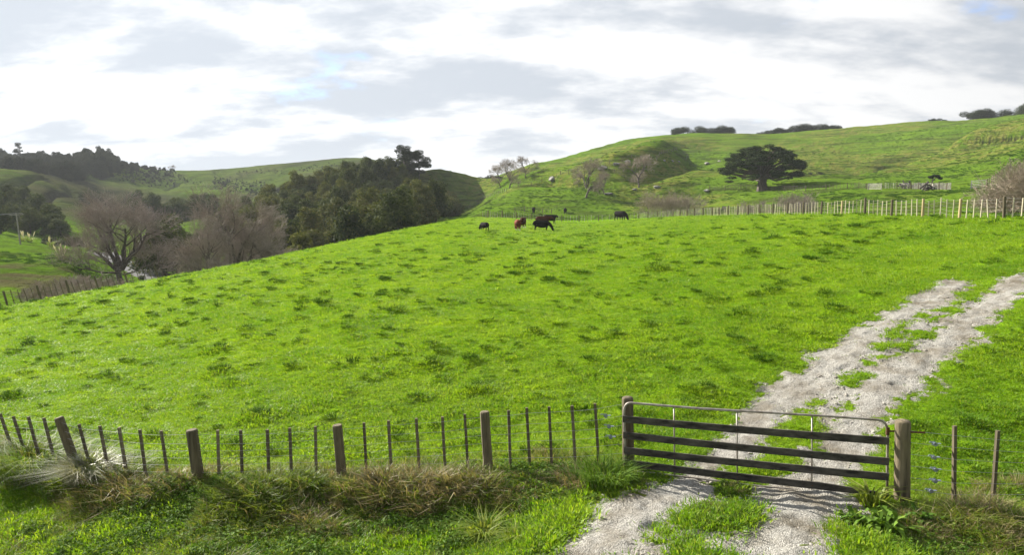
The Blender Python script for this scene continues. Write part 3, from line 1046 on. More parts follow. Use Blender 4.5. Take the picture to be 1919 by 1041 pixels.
def batten_mesh(mb, base, top, wd=.05, th=.04, ang=0.0):
    base, top = Vector(base), Vector(top)
    az = (top - base)
    L = az.length
    az.normalize()
    ax = Vector((math.cos(ang), math.sin(ang), 0))
    ax = (ax - az * ax.dot(az)).normalized()
    ay = az.cross(ax)
    mb.box((base + top) / 2, wd, th, L, ax, ay, az)


def add_part(root, name, mb, m, smooth_shade=False, label=None):
    o = link(name, mb.mesh(name, [m], root.location, smooth_shade), root)
    if label:
        o['label'] = label
    return o


def wires(root, stakes, fracs, r=.003):
    """stakes: list of (base, top)"""
    for f in fracs:
        mb = MB()
        pts = []
        for (b0, t0) in stakes:
            pts.append(Vector(b0).lerp(Vector(t0), f) + Vector((0, -.03, 0)))
        mb.tube(pts, r, 4, False)
        add_part(root, 'wire', mb, M_WIRE)


def stake(u0, v0, u1, v1, Y, bury=.15):
    """upright from the photo: top pixel, foot pixel, distance"""
    top = P(u0, v0, Y)
    foot = P(u1, v1, Y)
    g_ = float(gz(foot.x, foot.y))
    d = (foot - top).normalized()
    if abs(d.z) > .2:
        foot = top + d * ((top.z - (g_ - bury)) / -d.z)
    return foot, top


def fy_at(u):
    return float(np.interp(u, UF, FENCE_Y))


front = [('b', 0, 776, 18, 828), ('b', 25, 781, 38, 822), ('b', 53, 782, 64, 822), ('b', 82, 784, 95, 835), ('p', 110, 783, 131, 842, .085),
         ('b', 148, 796, 163, 852), ('b', 187, 799, 196, 845), ('b', 223, 802, 231, 850), ('b', 262, 806, 272, 880), ('b', 302, 808, 314, 888),
         ('p', 359, 806, 373, 905, .10), ('b', 408, 807, 411, 905), ('b', 451, 807, 455, 920), ('b', 501, 806, 505, 925), ('b', 543, 803, 547, 910),
         ('b', 591, 800, 593, 905), ('p', 632, 797, 643, 920, .088), ('b', 682, 793, 688, 912), ('b', 728, 789, 735, 914), ('b', 780, 785, 787, 900),
         ('b', 829, 782, 835, 900), ('b', 871, 777, 878, 895), ('p', 908, 772, 916, 895, .082), ('b', 953, 770, 957, 885), ('b', 987, 765, 993, 875),
         ('b', 1029, 763, 1034, 870), ('b', 1072, 761, 1078, 868), ('b', 1115, 757, 1121, 850)]
extra = [('b', -33, 772, -12, 828), ('b', -66, 770, -42, 826), ('b', -100, 768, -74, 826), ('p', -135, 764, -108, 824, .085)]
root = thing('wire_fence', 'weathered post and batten fence leaning along the grassy bank left of the gate', 'fence', tuple(at(640, fy_at(640))))
stakes = []
for e in extra[::-1] + front:
    fu = e[3]
    foot, top = stake(e[1], e[2], e[3], e[4], fy_at(fu))
    stakes.append((foot, top))
    mb = MB()
    if e[0] == 'p':
        post_mesh(mb, foot, top, e[5])
        add_part(root, 'post', mb, M_POST)
    else:
        batten_mesh(mb, foot, top, .047, .038, random.uniform(-.3, .3))
        add_part(root, 'batten', mb, M_BATTEN)
lp_foot, lp_top = stake(1176, 745, 1178, 900, 11.98)
rp_foot, rp_top = stake(1692, 789, 1690, 958, 10.5)
wires(root, stakes + [(lp_foot, lp_top)], (.30, .42, .54, .66, .78, .93), .0026)


def spool(c, sx=1.0):
    """ratchet wire strainer: a drum between two plates with a hook of wire"""
    mb = MB()
    c = Vector(c)
    for off, r in ((-.022, .036), (-.017, .036), (-.0165, .020), (.0165, .020), (.017, .036), (.022, .036)):
        pass
    mb.tube([c + Vector((0, -.03, 0)), c + Vector((0, -.024, 0)), c + Vector((0, -.0235, 0)), c + Vector((0, .0235, 0)), c + Vector((0, .024, 0)), c + Vector((0, .03, 0))],
            [.04, .04, .024, .024, .04, .04], 12)
    mb.box(c + Vector((.055 * sx, 0, .006)), .11, .045, .012)
    mb.tube([c + Vector((-.02, 0, .03)), c + Vector((-.07, 0, .018)), c + Vector((-.11, 0, .03)), c + Vector((-.09, 0, .045)), c + Vector((-.04, 0, .042))], .007, 6)
    mb.V = [np.asarray(tuple(c)) + (v_ - np.asarray(tuple(c))) * .78 for v_ in mb.V]
    return mb


for (u, v) in ((1135, 780), (1141, 800), (1144, 820)):
    add_part(root, 'wire_strainer', spool(P(u, v, 11.95)), M_SPOOL)

# gate posts
for (foot, top, r, label) in ((lp_foot, lp_top, .095, 'weathered round gate post at the left end of the closed gate'),
                              (rp_foot, rp_top, .108, 'thick round gate post carrying the gate hinges at its right end')):
    mb = MB()
    post_mesh(mb, foot, top, r, 18, .025)
    o = link('gate_post', mb.mesh('gate_post', [M_POST], foot, True), None, tuple(foot))
    tag(o, label, 'gate post')

# short run of fence right of the gate
root = thing('wire_fence', 'short grey batten fence with wire strainers right of the hinge post', 'fence', tuple(at(1790, 10.3)))
stakes = [(rp_foot, rp_top)]
for e in (('b', 1789, 799, 1787, 966), ('b', 1870, 808, 1858, 976), ('b', 1955, 815, 1938, 980), ('b', 2040, 822, 2018, 985), ('p', 2125, 826, 2100, 990, .09)):
    foot, top = stake(e[1], e[2], e[3], e[4], 10.3)
    stakes.append((foot, top))
    mb = MB()
    if e[0] == 'p':
        post_mesh(mb, foot, top, .09)
        add_part(root, 'post', mb, M_POST)
    else:
        batten_mesh(mb, foot, top, .05, .04, .2)
        add_part(root, 'batten', mb, M_BATTEN)
wires(root, stakes, (.25, .38, .51, .64, .77, .90), .0026)
for k, (u, v) in enumerate(((1752, 833), (1750, 858), (1753, 881), (1752, 902), (1744, 921))):
    add_part(root, 'wire_strainer', spool(P(u, v, 10.42)), M_SPOOL)

# ------------------------------------------------------------------ the gate
GL_T, GR_T = P(1168.5, 755, 11.83), P(1663.5, 789, 10.62)
GL_B, GR_B = P(1173, 882, 11.83), P(1662.5, 933, 10.62)
root = thing('farm_gate', 'long closed farm gate of four dark boards on a rusty pipe frame', 'gate', tuple((GL_B + GR_B) / 2))
ax = (GR_T - GL_T).normalized()
nrm = Vector((ax.y, -ax.x, 0)).normalized()


def gpt(s, f):
    """s along 0..1, f down 0..1"""
    return GL_T.lerp(GR_T, s).lerp(GL_B.lerp(GR_B, s), f)


def arc(c0, c1, c2, n=6):
    return [c0 * (1 - t) ** 2 + c1 * 2 * t * (1 - t) + c2 * t * t for t in [i / n for i in range(n + 1)]]


mb = MB()
rc = .032
loop = [gpt(0.0, 1.0), gpt(0.0, .5)] + arc(gpt(0, .17), gpt(0, 0), gpt(rc, 0)) + [gpt(.3, .012), gpt(.55, .004), gpt(.8, -.004)] + arc(gpt(1 - rc, 0), gpt(1, 0), gpt(1, .17)) + [gpt(1, .6), gpt(1, 1)]
mb.tube(loop, .019, 10)
add_part(root, 'pipe_frame', mb, M_PIPE, True)
mb = MB()
mb.tube([gpt(0, 1), gpt(.2, 1.005), gpt(.5, 1.03), gpt(.8, 1.02), gpt(1, 1)], .015, 8)
add_part(root, 'bottom_pipe', mb, M_PIPE, True)
for s_, s2 in ((.208, .203), (.455, .452), (.735, .732)):
    mb = MB()
    mb.tube([gpt(s_, 0.004), gpt((s_ + s2) / 2, .5), gpt(s2, 1.02)], .0125, 8)
    add_part(root, 'upright_bar', mb, M_PIPE, True)


def gate_board(fl, fr, hl, hr, broken=False):
    mb = MB()
    n = 26
    V = []
    for i in range(n + 1):
        s = -.004 + 1.008 * i / n
        f = fl + (fr - fl) * s
        hh = hl + (hr - hl) * s
        lo = hh * (1 + .05 * (random.random() - .5))
        up = hh * (1 + .05 * (random.random() - .5))
        sag = .012 * math.sin(math.pi * s)
        if broken and s > .78:
            up *= max(0.1, 1 - (s - .78) / .22 * 1.0)
        c = gpt(s, f + sag)
        th = .014
        o_ = nrm * (.036 + .004 * math.sin(9 * s))
        for zz, dd in ((-lo, -th), (up, -th), (up, th), (-lo, th)):
            V.append(c + o_ + Vector((0, 0, zz)) + nrm * dd)
    Q = []
    for i in range(n):
        for j in range(4):
            Q.append((i * 4 + j, i * 4 + (j + 1) % 4, i * 4 + 4 + (j + 1) % 4, i * 4 + 4 + j))
    Q += [(0, 3, 2, 1), (n * 4, n * 4 + 1, n * 4 + 2, n * 4 + 3)]
    mb.add([tuple(v) for v in V], Q)
    return mb


for k, (fl, fr) in enumerate(((.235, .255), (.47, .52), (.695, .72), (.88, .935))):
    o = add_part(root, 'board', gate_board(fl, fr, .055, .056, k == 3), M_BOARD, label='lowest board, split away to a point at its right end' if k == 3 else None)
    for s_ in (.018, .205, .453, .733, .982):
        mb = MB()
        c = gpt(s_, fl + (fr - fl) * s_ + .012 * math.sin(math.pi * s_)) + nrm * .052
        mb.tube([c, c + nrm * .008], .009, 8)
        link('bolt', mb.mesh('bolt', [M_IRON], root.location), o)
# hinge pins at the right post and a chain at the left
mb = MB()
c = gpt(1, .14)
pin = rp_top + Vector((0, 0, -.17))
mb.tube([c, c.lerp(pin, .5) + Vector((0, 0, .01)), pin, pin + (pin - c).normalized() * .30], .014, 8)
mb.tube([c + Vector((0, 0, -.05)), c + Vector((0, 0, .06))], .028, 10)
add_part(root, 'hinge', mb, M_IRON)
mb = MB()
c = gpt(1, 1.0)
pin = rp_foot.lerp(rp_top, .18)
mb.tube([c, pin], .014, 8)
mb.tube([c + Vector((0, 0, -.04)), c + Vector((0, 0, .05))], .026, 10)
add_part(root, 'hinge', mb, M_IRON)
mb = MB()
cc = lp_foot.lerp(lp_top, .72)
for k in range(14):
    a_ = k / 14 * 2 * math.pi
    b_ = (k + 1) / 14 * 2 * math.pi
    f_ = lambda a: cc + Vector((math.cos(a) * .115 + .03, math.sin(a) * .115 - .02, -.03 * math.cos(a)))
    mb.tube([f_(a_), f_(b_)], .007, 6)
add_part(root, 'chain', mb, M_IRON)


# ------------------------------------------------------------------ distant fences
def run_points(poly, step):
    pts = []
    acc = 0.0
    for a, b in zip(poly[:-1], poly[1:]):
        L = math.hypot(b[0] - a[0], b[1] - a[1])
        s = (step - acc) if pts else 0.0
        while s < L:
            pts.append((a[0] + (b[0] - a[0]) * s / L, a[1] + (b[1] - a[1]) * s / L))
            s += step
        acc = (acc + L) % step if not pts else L - (s - step)
    return pts


def far_fence(label, poly, per=6, step=.67, mpost=None, mbat=None, hp=1.2, hb=1.12, rp=.085, lean=(0, 0), name='wire_fence', bw=.05, wr=.004, newposts=(), jit=.03):
    pts = run_points(poly, step)
    root = thing(name, label, 'fence', (pts[0][0], pts[0][1], float(gz(*pts[0]))))
    stakes = []
    for k, (x, y) in enumerate(pts):
        g_ = float(gz(x, y))
        lx, ly = lean[0] + random.gauss(0, jit), lean[1] + random.gauss(0, jit)
        mb = MB()
        if k % per == 0:
            h = hp * random.uniform(.95, 1.05)
            base, top = Vector((x - lx * .2, y - ly * .2, g_ - .2)), Vector((x + lx, y + ly, g_ + h))
            post_mesh(mb, base, top, rp * random.uniform(.9, 1.15), 8)
            add_part(root, 'post', mb, M_NEWPOST if (k // per) in newposts else (mpost or M_POST))
            stakes.append((Vector((x, y, g_)), top))
        elif mbat is not None:
            h = hb * random.uniform(.95, 1.03)
            base, top = Vector((x - lx * .15, y - ly * .15, g_ - .12)), Vector((x + lx, y + ly, g_ + h))
            batten_mesh(mb, base, top, bw, bw * .8, random.uniform(-.5, .5))
            add_part(root, 'batten', mb, mbat)
            stakes.append((Vector((x, y, g_)), top))
    wires(root, stakes, (.2, .4, .6, .8, .95), wr)
    return root


def line_pt(u, Y):
    return ((u - 959.5) / 1393.0 * Y, Y)


far_fence('pale new batten fence along the crest at right, nearer half', [(26.0, 31.2), (26.0, 39.0), (26.3, 60), (26.6, 98)], 6, .667, M_POST, M_NEWBATTEN, newposts=(3, 4, 7), lean=(-.01, 0))
far_fence('pale batten fence in the dip behind the grazing cattle, farther half', [(26.6, 98.6), (26.0, 125), line_pt(1195, 138), line_pt(1100, 135), line_pt(1030, 129), line_pt(960, 120), line_pt(903, 112)], 6, .72, M_POST, M_PALELOG)
far_fence('dark leaning batten fence at the left edge of the paddock below the brush', [line_pt(-60, 52.5), line_pt(0, 55.2), line_pt(60, 57.6), line_pt(130, 61), line_pt(205, 64.5), line_pt(300, 68)], 5, .55, M_POST, M_BATTEN, lean=(-.28, 0))
# hillside fences (posts and wires only)
hp_ = [hit(u, v, 140) for u, v in [(852, 396), (900, 374), (950, 359), (1000, 347), (1040, 331), (1075, 323), (1120, 314), (1160, 307), (1230, 301), (1295, 301)]]
far_fence('post and wire fence climbing the green hillside past the bare trees', [(p_.x, p_.y) for p_ in hp_], 1, 4.2, M_POST, None, rp=.10)
hp_ = [hit(u, v, 140) for u, v in [(1135, 316), (1155, 326), (1190, 345)]]
far_fence('wire fence dropping across the hill behind the right bare tree', [(p_.x, p_.y) for p_ in hp_], 5, .8, M_POST, M_BATTEN)
hp_ = [hit(u, v, 100) for u, v in [(1330, 357), (1420, 356), (1505, 359), (1600, 353), (1626, 355)]]
far_fence('grey batten fence running under the spreading dark tree', [(p_.x, p_.y) for p_ in hp_], 6, .75, M_POST, M_BATTEN)
hp_ = [hit(u, v, 100) for u, v in [(1656, 354), (1712, 354), (1783, 356)]]
far_fence('pale batten fence between the two far yard gates', [(p_.x, p_.y) for p_ in hp_], 8, .45, M_POST, M_PALELOG, bw=.09)
hp_ = [hit(u, v, 80) for u, v in [(1849, 352), (1880, 328), (1925, 312)]]
far_fence('post fence rising beside the bare brush at the right edge', [(p_.x, p_.y) for p_ in hp_], 1, 3.0, M_POST, None)
hp_ = [hit(u, v, 120) for u, v in [(965, 399), (1045, 392)]]
far_fence('short dark fence behind the two farther cattle in the dip', [(p_.x, p_.y) for p_ in hp_], 3, 1.3, M_POST, M_BATTEN)


def far_gate(label, u0, v0, u1, v1, m, wooden):
    a, b = hit(u0, v0, 80), hit(u1, v1, 80)
    root = thing('yard_gate', label, 'gate', tuple((a + b) / 2))
    up = Vector((0, 0, 1))
    mb = MB()
    r = .05 if not wooden else .07
    for p_ in (a, b):
        mb.tube([p_ - up * .1, p_ + up * 1.25], r * 1.4, 8)
    add_part(root, 'gate_post', mb, m)
    d = (b - a)
    for f in (.18, .42, .66, .92, 1.15):
        mb = MB()
        if wooden:
            mb.box(a + d / 2 + up * f, d.length, .04, .13, d.normalized(), Vector((-d.y, d.x, 0)).normalized(), up)
        else:
            mb.tube([a + up * f, b + up * f], .035, 6)
        add_part(root, 'rail', mb, m)
    mb = MB()
    mb.tube([a + d * .5 + up * .1, a + d * .5 + up * 1.15], .03, 6)
    add_part(root, 'brace', mb, m)


far_gate('pale wooden rail gate on the far flat right of the dark spreading tree', 1627, 356, 1652, 356, M_PALELOG, True)
far_gate('silvery metal pipe gate near the right edge below the green slope', 1820, 354, 1848, 352, M_METALGATE, False)


def log_pile(label, u, v, n, w_, m, seed):
    r = random.Random(seed)
    c = hit(u, v, 80)
    root = thing('log_pile', label, 'log pile', tuple(c))
    for k in range(n):
        mb = MB()
        p_ = c + Vector((r.uniform(-w_, w_), r.uniform(-.4, .6), r.uniform(.1, .75)))
        d = Vector((r.uniform(-1, 1), r.uniform(-.4, .4), r.uniform(-.4, .5))).normalized() * r.uniform(.5, 1.1)
        mb.tube([p_ - d, p_ + d * .2, p_ + d], [.16, .14, .10], 7)
        add_part(root, 'log', mb, m if r.random() > .2 else M_PALELOG)


log_pile('dark heap of logs behind the pale far battens, left of two', 1698, 353, 12, 1.4, M_DARKLOG, 3)
log_pile('dark heap of old logs by the far batten fence, below the umbrella tree', 1748, 356, 16, 1.6, M_DARKLOG, 4)


# ------------------------------------------------------------------ trees
def seg_tubes(segs, k=4):
    """segs: array (n, 8): p0 p1 r0 r1 -> tubes"""
    S = np.asarray(segs, float)
    p0, p1, r0, r1 = S[:, 0:3], S[:, 3:6], S[:, 6], S[:, 7]
    t = p1 - p0
    t /= np.linalg.norm(t, axis=1)[:, None] + 1e-9
    ref = np.where(np.abs(t[:, 2:3]) < .8, np.array([[0, 0, 1.0]]), np.array([[0, 1.0, 0]]))
    a = np.cross(t, ref)
    a /= np.linalg.norm(a, axis=1)[:, None]
    b = np.cross(t, a)
    n = len(S)
    ang = np.arange(k) * 2 * math.pi / k
    ring = np.cos(ang)[None, :, None] * a[:, None, :] + np.sin(ang)[None, :, None] * b[:, None, :]
    V = np.concatenate([p0[:, None, :] + ring * r0[:, None, None], p1[:, None, :] + ring * r1[:, None, None]], 1).reshape(-1, 3)
    base = np.arange(n)[:, None, None] * 2 * k
    j = np.arange(k)
    Q = np.stack([j, (j + 1) % k, k + (j + 1) % k, k + j], 1)[None] + base
    return V, Q.reshape(-1, 4)


def grow(seed, stems, counts, lens, ang, up=.15, rad0=.3, wob=.18, minr=.008, shrink=.62):
    """recursive bare tree; returns (thick segments, thin segments)"""
    r = random.Random(seed)
    thick, thin = [], []

    def branch(p, d, L, rad, lev):
        ns = 5 if lev < 2 else (4 if lev < 3 else 2)
        pts = [p]
        rads = [rad]
        q = p.copy()
        dd = d.copy()
        for i in range(ns):
            dd = (dd + Vector((r.gauss(0, wob), r.gauss(0, wob), r.gauss(0, wob) + up * (.5 if lev else .2)))).normalized()
            q = q + dd * (L / ns)
            pts.append(q.copy())
            rads.append(max(minr, rad * (1 - .62 * (i + 1) / ns)))
        for i in range(ns):
            (thick if lev < 2 else thin).append((*pts[i], *pts[i + 1], rads[i], rads[i + 1]))
        if lev >= len(counts):
            return
        nc = counts[lev]
        for c in range(nc):
            f = (.30 + .70 * (c + r.random()) / nc) if lev else (.45 + .55 * (c + r.random()) / nc)
            x = min(f * ns, ns - 1e-3)
            i = int(x)
            bp = pts[i].lerp(pts[i + 1], x - i)
            br = max(minr, (rads[i] + (rads[i + 1] - rads[i]) * (x - i)) * shrink)
            ax_ = (pts[i + 1] - pts[i]).normalized()
            perp = ax_.orthogonal().normalized()
            perp.rotate(Matrix.Rotation(r.uniform(0, 6.283), 3, ax_))
            a_ = math.radians(r.uniform(*ang))
            nd = (ax_ * math.cos(a_) + perp * math.sin(a_)).normalized()
            branch(bp, nd, lens[lev + 1] * r.uniform(.65, 1.2) * (1.15 - .4 * f), br, lev + 1)

    for (p, d, L, rad) in stems:
        branch(Vector(p), Vector(d).normalized(), L, rad, 0)
    return thick, thin


def bare_tree_thing(name, label, cat, seed, stems, counts, lens, ang, mtw, up=.15, wob=.18, minr=.008, group=None, mbark=None, shrink=.62):
    root = thing(name, label, cat, group=group)
    thick, thin = grow(seed, stems, counts, lens, ang, up, wob=wob, minr=minr, shrink=shrink)
    V, Q = seg_tubes(thick, 7)
    link('trunk', mesh('trunk', V, Q, [mbark or M_BARK], True), root)
    V, Q = seg_tubes(thin, 3)
    link('crown', mesh('crown', V, Q, [mtw]), root)
    return root


def set_at(o, p, rz=0, s=1.0):
    o.location = p
    o.rotation_euler = (0, 0, rz)
    o.scale = (s, s, s) if not isinstance(s, tuple) else s


# the big leafless willow on the crest at left
willow = bare_tree_thing('willow_tree', 'big leafless willow on the crest at left with one stout dark trunk', 'tree', 11,
                         [((0, 0, -.3), (.02, 0, 1), 3.0, .40), ((0, 0, 1.6), (-.55, .1, .85), 4.6, .25), ((.05, .1, 1.7), (.45, -.1, .9), 4.6, .24), ((0, 0, 2.0), (-.15, .3, 1), 5.0, .24),
                          ((0, 0, 1.3), (-1.0, -.2, .12), 4.5, .13), ((.1, 0, 2.0), (.15, -.35, 1), 4.8, .2), ((.1, 0, 1.2), (.9, .2, -.05), 2.2, .11)],
                         (6, 7, 6, 5), (3, 3.3, 2.2, 1.35, .85), (22, 55), M_TWIG, .16, .16, .008)
set_at(willow, hit(229, 536), .4, (1.5, 1.5, 1.45))

# bare trees behind the crest left of the bush
grp = 'leafless trees in the gully behind the paddock'
b1 = bare_tree_thing('bare_tree', 'purple brown leafless tree behind the crest, with a dark straight trunk, second from the willow', 'tree', 21,
                     [((0, 0, -.5), (0, 0, 1), 4.5, .26), ((0, 0, 2.0), (-.5, .1, .9), 5.5, .17), ((0, 0, 2.4), (.5, 0, .9), 5.5, .17), ((0, 0, 3.0), (0, .3, 1), 5.5, .17), ((0, 0, 1.2), (-.7, 0, .6), 4.5, .12), ((0, 0, 1.2), (.75, 0, .6), 4.5, .12)],
                     (6, 6, 6, 4), (4.5, 3.4, 2.2, 1.3, .9), (20, 50), M_TWIG, .18, .17, .011, grp)
set_at(b1, at(435, 96) + Vector((0, 0, -.3)), .3, 1.12)
for k, (u, Y, s, rz, lab) in enumerate(((385, 92, .82, 2.1, 'leafless purple brown tree nearest the willow, right of the pale plumes'),
                                        (495, 98, .72, 4.0, 'leafless brown tree against the dark bush, at the right end of its row'),
                                        (405, 112, .82, 1.2, 'leafless tree standing back between the two front brown trees'),
                                        (470, 110, .74, 5.2, 'tall leafless tree at the back, just left of the dark bush'))):
    copy_thing(b1, at(u, Y) + Vector((0, 0, -.3)), rz, s, lab, grp)

# leafless trees on the green hillside
grp = 'leafless trees on the green hillside'
b2 = bare_tree_thing('bare_tree', 'tallest leafless tree on the hillside, its dark trunk standing above the cattle', 'tree', 31,
                     [((0, 0, -.4), (.05, 0, 1), 4.0, .30), ((.1, 0, 2.5), (-.4, .2, .95), 5.0, .19), ((.1, 0, 2.6), (.4, -.1, .9), 5.0, .19), ((.1, 0, 3.2), (.05, -.3, 1), 5.0, .17)],
                     (5, 6, 5, 3), (4, 3.0, 2.0, 1.3, .9), (25, 55), M_TWIGTAN, .10, .2, .016, grp)
hp1 = hit(1098, 371, 140)
set_at(b2, hp1, 0, 1.05)
for (u, v, s, rz, lab) in ((1132, 363, .62, 2.2, 'small leaning leafless tree just right of the tallest hillside tree'),
                           (1197, 352, .92, 1.2, 'leafless tree on the hillside beside the dark shaded gully, right of the tallest'),
                           (938, 352, .85, 3.5, 'leafless grey tree low in the gap left of the hillside, leftmost of three'),
                           (955, 353, .95, 5.0, 'leafless grey tree in the middle of the three in the gap'),
                           (985, 334, .75, 4.2, 'leafless grey tree on the skyline at the right of the three in the gap'),
                           (1085, 350, .42, 1.9, 'little leafless thicket tree behind the tallest hillside tree')):
    copy_thing(b2, hit(u, v, 140), rz, s, lab, grp)


# bare shrubs
def bare_shrub(label, seed, p, w_, h, m, group, n=26, dens=(5, 5, 4)):
    r = random.Random(seed)
    st = []
    for k in range(n):
        a_ = r.uniform(0, 6.283)
        rr = w_ * .5 * math.sqrt(r.random())
        st.append(((rr * math.cos(a_), rr * math.sin(a_) * .7, -.15), (.5 * math.cos(a_) * rr / w_ * 2, .5 * math.sin(a_) * rr / w_ * 2, 1), h * r.uniform(.45, .75), .035))
    root = thing('bare_shrub', label, 'shrub', p, group=group)
    thick, thin = grow(seed, st, dens, (h * .7, h * .42, h * .26, h * .17), (20, 50), .12, wob=.2, minr=.011)
    V, Q = seg_tubes(thick, 4)
    link('stems', mesh('stems', V, Q, [m]), root)
    V, Q = seg_tubes(thin, 3)
    link('twigs', mesh('twigs', V, Q, [m]), root)
    return root


grp = 'leafless shrubs behind the crest fence'
bare_shrub('wide round leafless shrub behind the crest fence, left of the spreading dark tree', 41, at(1255, 146) + Vector((0, 0, -.2)), 8.5, 5.6, M_TWIGTAN, grp, 46)
bare_shrub('leafless shrub behind the crest fence at the right side of the dark tree', 42, at(1483, 108) + Vector((0, 0, -.2)), 4.2, 4.2, M_TWIG, grp, 22)
bare_shrub('small leafless shrub behind the crest fence under the dark tree', 43, at(1418, 112) + Vector((0, 0, -.2)), 2.6, 3.4, M_TWIG, grp, 12)
grp2 = 'leafless brush at the right edge'
for k, (u, Y, w_, h) in enumerate(((1880, 74, 2.6, 2.6), (1915, 70, 3.8, 3.6), (1955, 66, 4.6, 4.6), (1940, 82, 4.4, 4.6), (2010, 64, 6, 6.4))):
    bare_shrub('tan leafless brush at the right edge of the photo behind the pale fence', 50 + k, at(u, Y) + Vector((0, 0, -.2)), w_, h, M_TWIGTAN, grp2, 30, (6, 5, 4))
grp3 = 'brush along the left fence'
for k, (u, Y, w_, h) in enumerate(((95, 66, 4, 2.0), (140, 69, 4.5, 2.6), (185, 72, 4.5, 2.6), (60, 72, 4, 1.6), (255, 74, 3, 1.6), (150, 80, 6, 2.4), (110, 86, 5, 2.0))):
    bare_shrub('low brown leafless brush behind the dark fence at left, around the willow', 70 + k, at(u, Y) + Vector((0, 0, -.15)), w_, h, M_TWIG if k % 2 else M_TWIGTAN, grp3, 18, (5, 5, 3))


def leaf_cloud(blobs, per, size, seed, flat=.0, shell=.55):
    """leaf clumps spread through ellipsoid blobs: V, quads"""
    r = np.random.default_rng(seed)
    Vs = []
    for (c, rx, ry, rz) in blobs:
        n = int(per * (rx * ry + rx * rz + ry * rz) / 3)
        d = r.normal(0, 1, (n, 3))
        d /= np.linalg.norm(d, axis=1)[:, None]
        rad = shell + (1 - shell) * r.random(n) ** .6 + r.normal(0, .11, n)
        cen = np.asarray(c) + d * rad[:, None] * np.array([rx, ry, rz])
        nrm = d * np.array([1 / rx, 1 / ry, 1 / rz])
        nrm /= np.linalg.norm(nrm, axis=1)[:, None]
        nrm = nrm + r.normal(0, .55, (n, 3))
        nrm[:, 2] += flat
        nrm /= np.linalg.norm(nrm, axis=1)[:, None]
        a = np.cross(nrm, r.normal(0, 1, (n, 3)))
        a /= np.linalg.norm(a, axis=1)[:, None]
        b = np.cross(nrm, a)
        s = size * (.5 + .9 * r.random(n))[:, None]
        V = np.stack([cen - a * s, cen - b * s * .55 + nrm * s * .2, cen + a * s, cen + b * s * .55 + nrm * s * .2], 1)
        Vs.append(V.reshape(-1, 3))
    V = np.concatenate(Vs)
    return V, np.arange(len(V)).reshape(-1, 4)


def bush_proto(seed, tall=1.0):
    r = random.Random(seed)
    bl = []
    H = 8.0 * tall
    for k in range(24):
        a_ = r.uniform(0, 6.283)
        f = r.random()
        rr = 3.0 * math.sqrt(r.random()) * (1 - .6 * f ** 1.5)
        s = r.uniform(.55, 1.35)
        bl.append(((rr * math.cos(a_), rr * math.sin(a_), H * (.22 + .66 * f)), s * 1.1, s * 1.1, s * .85))
    bl.append(((0, 0, H * .45), 2.3, 2.3, H * .32))
    V, Q = leaf_cloud(bl, 170, .21, seed, .25)
    tm_ = MB()
    tm_.tube([(0, 0, -.6), (.1, 0, H * .25), (-.1, .1, H * .6)], [.26, .2, .08], 6)
    return (V, Q), tm_


PROTOS = [bush_proto(100 + i, random.uniform(.85, 1.2)) for i in range(7)]


def crown_mesh(k, m, name='crown'):
    (V, Q), tm_ = PROTOS[k]
    return mesh(name, V, Q, [m])


BUSH_MESH = {}


def evergreen(p, k, m, s, rz, label, group, name='bush_tree', sz=None):
    key = (k, m.name)
    if key not in BUSH_MESH:
        BUSH_MESH[key] = (crown_mesh(k, m), PROTOS[k][1].mesh('trunk', [M_BARK]))
    root = thing(name, label, 'tree', p, rz, group, (s, s, sz or s))
    link('trunk', BUSH_MESH[key][1], root)
    link('crown', BUSH_MESH[key][0], root)
    return root


rb = random.Random(77)


M_BUSHOLIVE = leaf_mat("olive_bush_leaves", (0.055, 0.072, 0.016), (0.115, 0.130, 0.028), (0.17, 0.165, 0.04), 0.2, 0.35, 0.8, 0.08)


def pick_m(pale=.28, x=None, y=None):
    if x is not None:
        n_ = float(fbm(np.array([x * .045]), np.array([y * .045]), 88, 2)[0]) + rb.gauss(0, .06)
        return M_BUSH if n_ < .50 else (M_BUSHOLIVE if n_ < .60 else M_BUSHPALE)
    return M_BUSHPALE if rb.random() < pale else M_BUSH


# the bush on the hill behind the crest
GRP = 'evergreen trees of the dark bush'
cells = []
tries = 0
while len(cells) < 165 and tries < 6000:
    tries += 1
    Y = rb.uniform(118, 275)
    top = np.interp(Y, [118, 150, 200, 250, 275], [545, 440, 415, 500, 640])
    right = np.interp(Y, [118, 150, 200, 250, 275], [740, 800, 845, 850, 800])
    u = rb.uniform(top, right)
    x = (u - 959.5) / 1393 * Y
    if any((x - a) ** 2 + (Y - b) ** 2 < 4.2 ** 2 for a, b in cells):
        continue
    cells.append((x, Y))
for x, Y in cells:
    s = rb.uniform(.72, 1.2)
    evergreen((x, Y, float(gz(x, Y)) - .3), rb.randrange(7), pick_m(x=x, y=Y), s, rb.uniform(0, 6.28), 'dark evergreen tree packed among others in the bush behind the paddock crest', GRP)

for (u, Y, s) in ((690, 255, 1.15), (712, 258, 1.1), (735, 262, 1.2), (752, 258, 1.0), (772, 262, 1.1), (795, 266, 1.15), (815, 270, 1.05), (825, 250, 1.2)):
    p_ = at(u, Y)
    evergreen(p_ + Vector((0, 0, -.3)), rb.randrange(7), pick_m(x=p_.x, y=p_.y), s, rb.uniform(0, 6.28), 'dark evergreen tree packed among others in the bush behind the paddock crest', GRP)

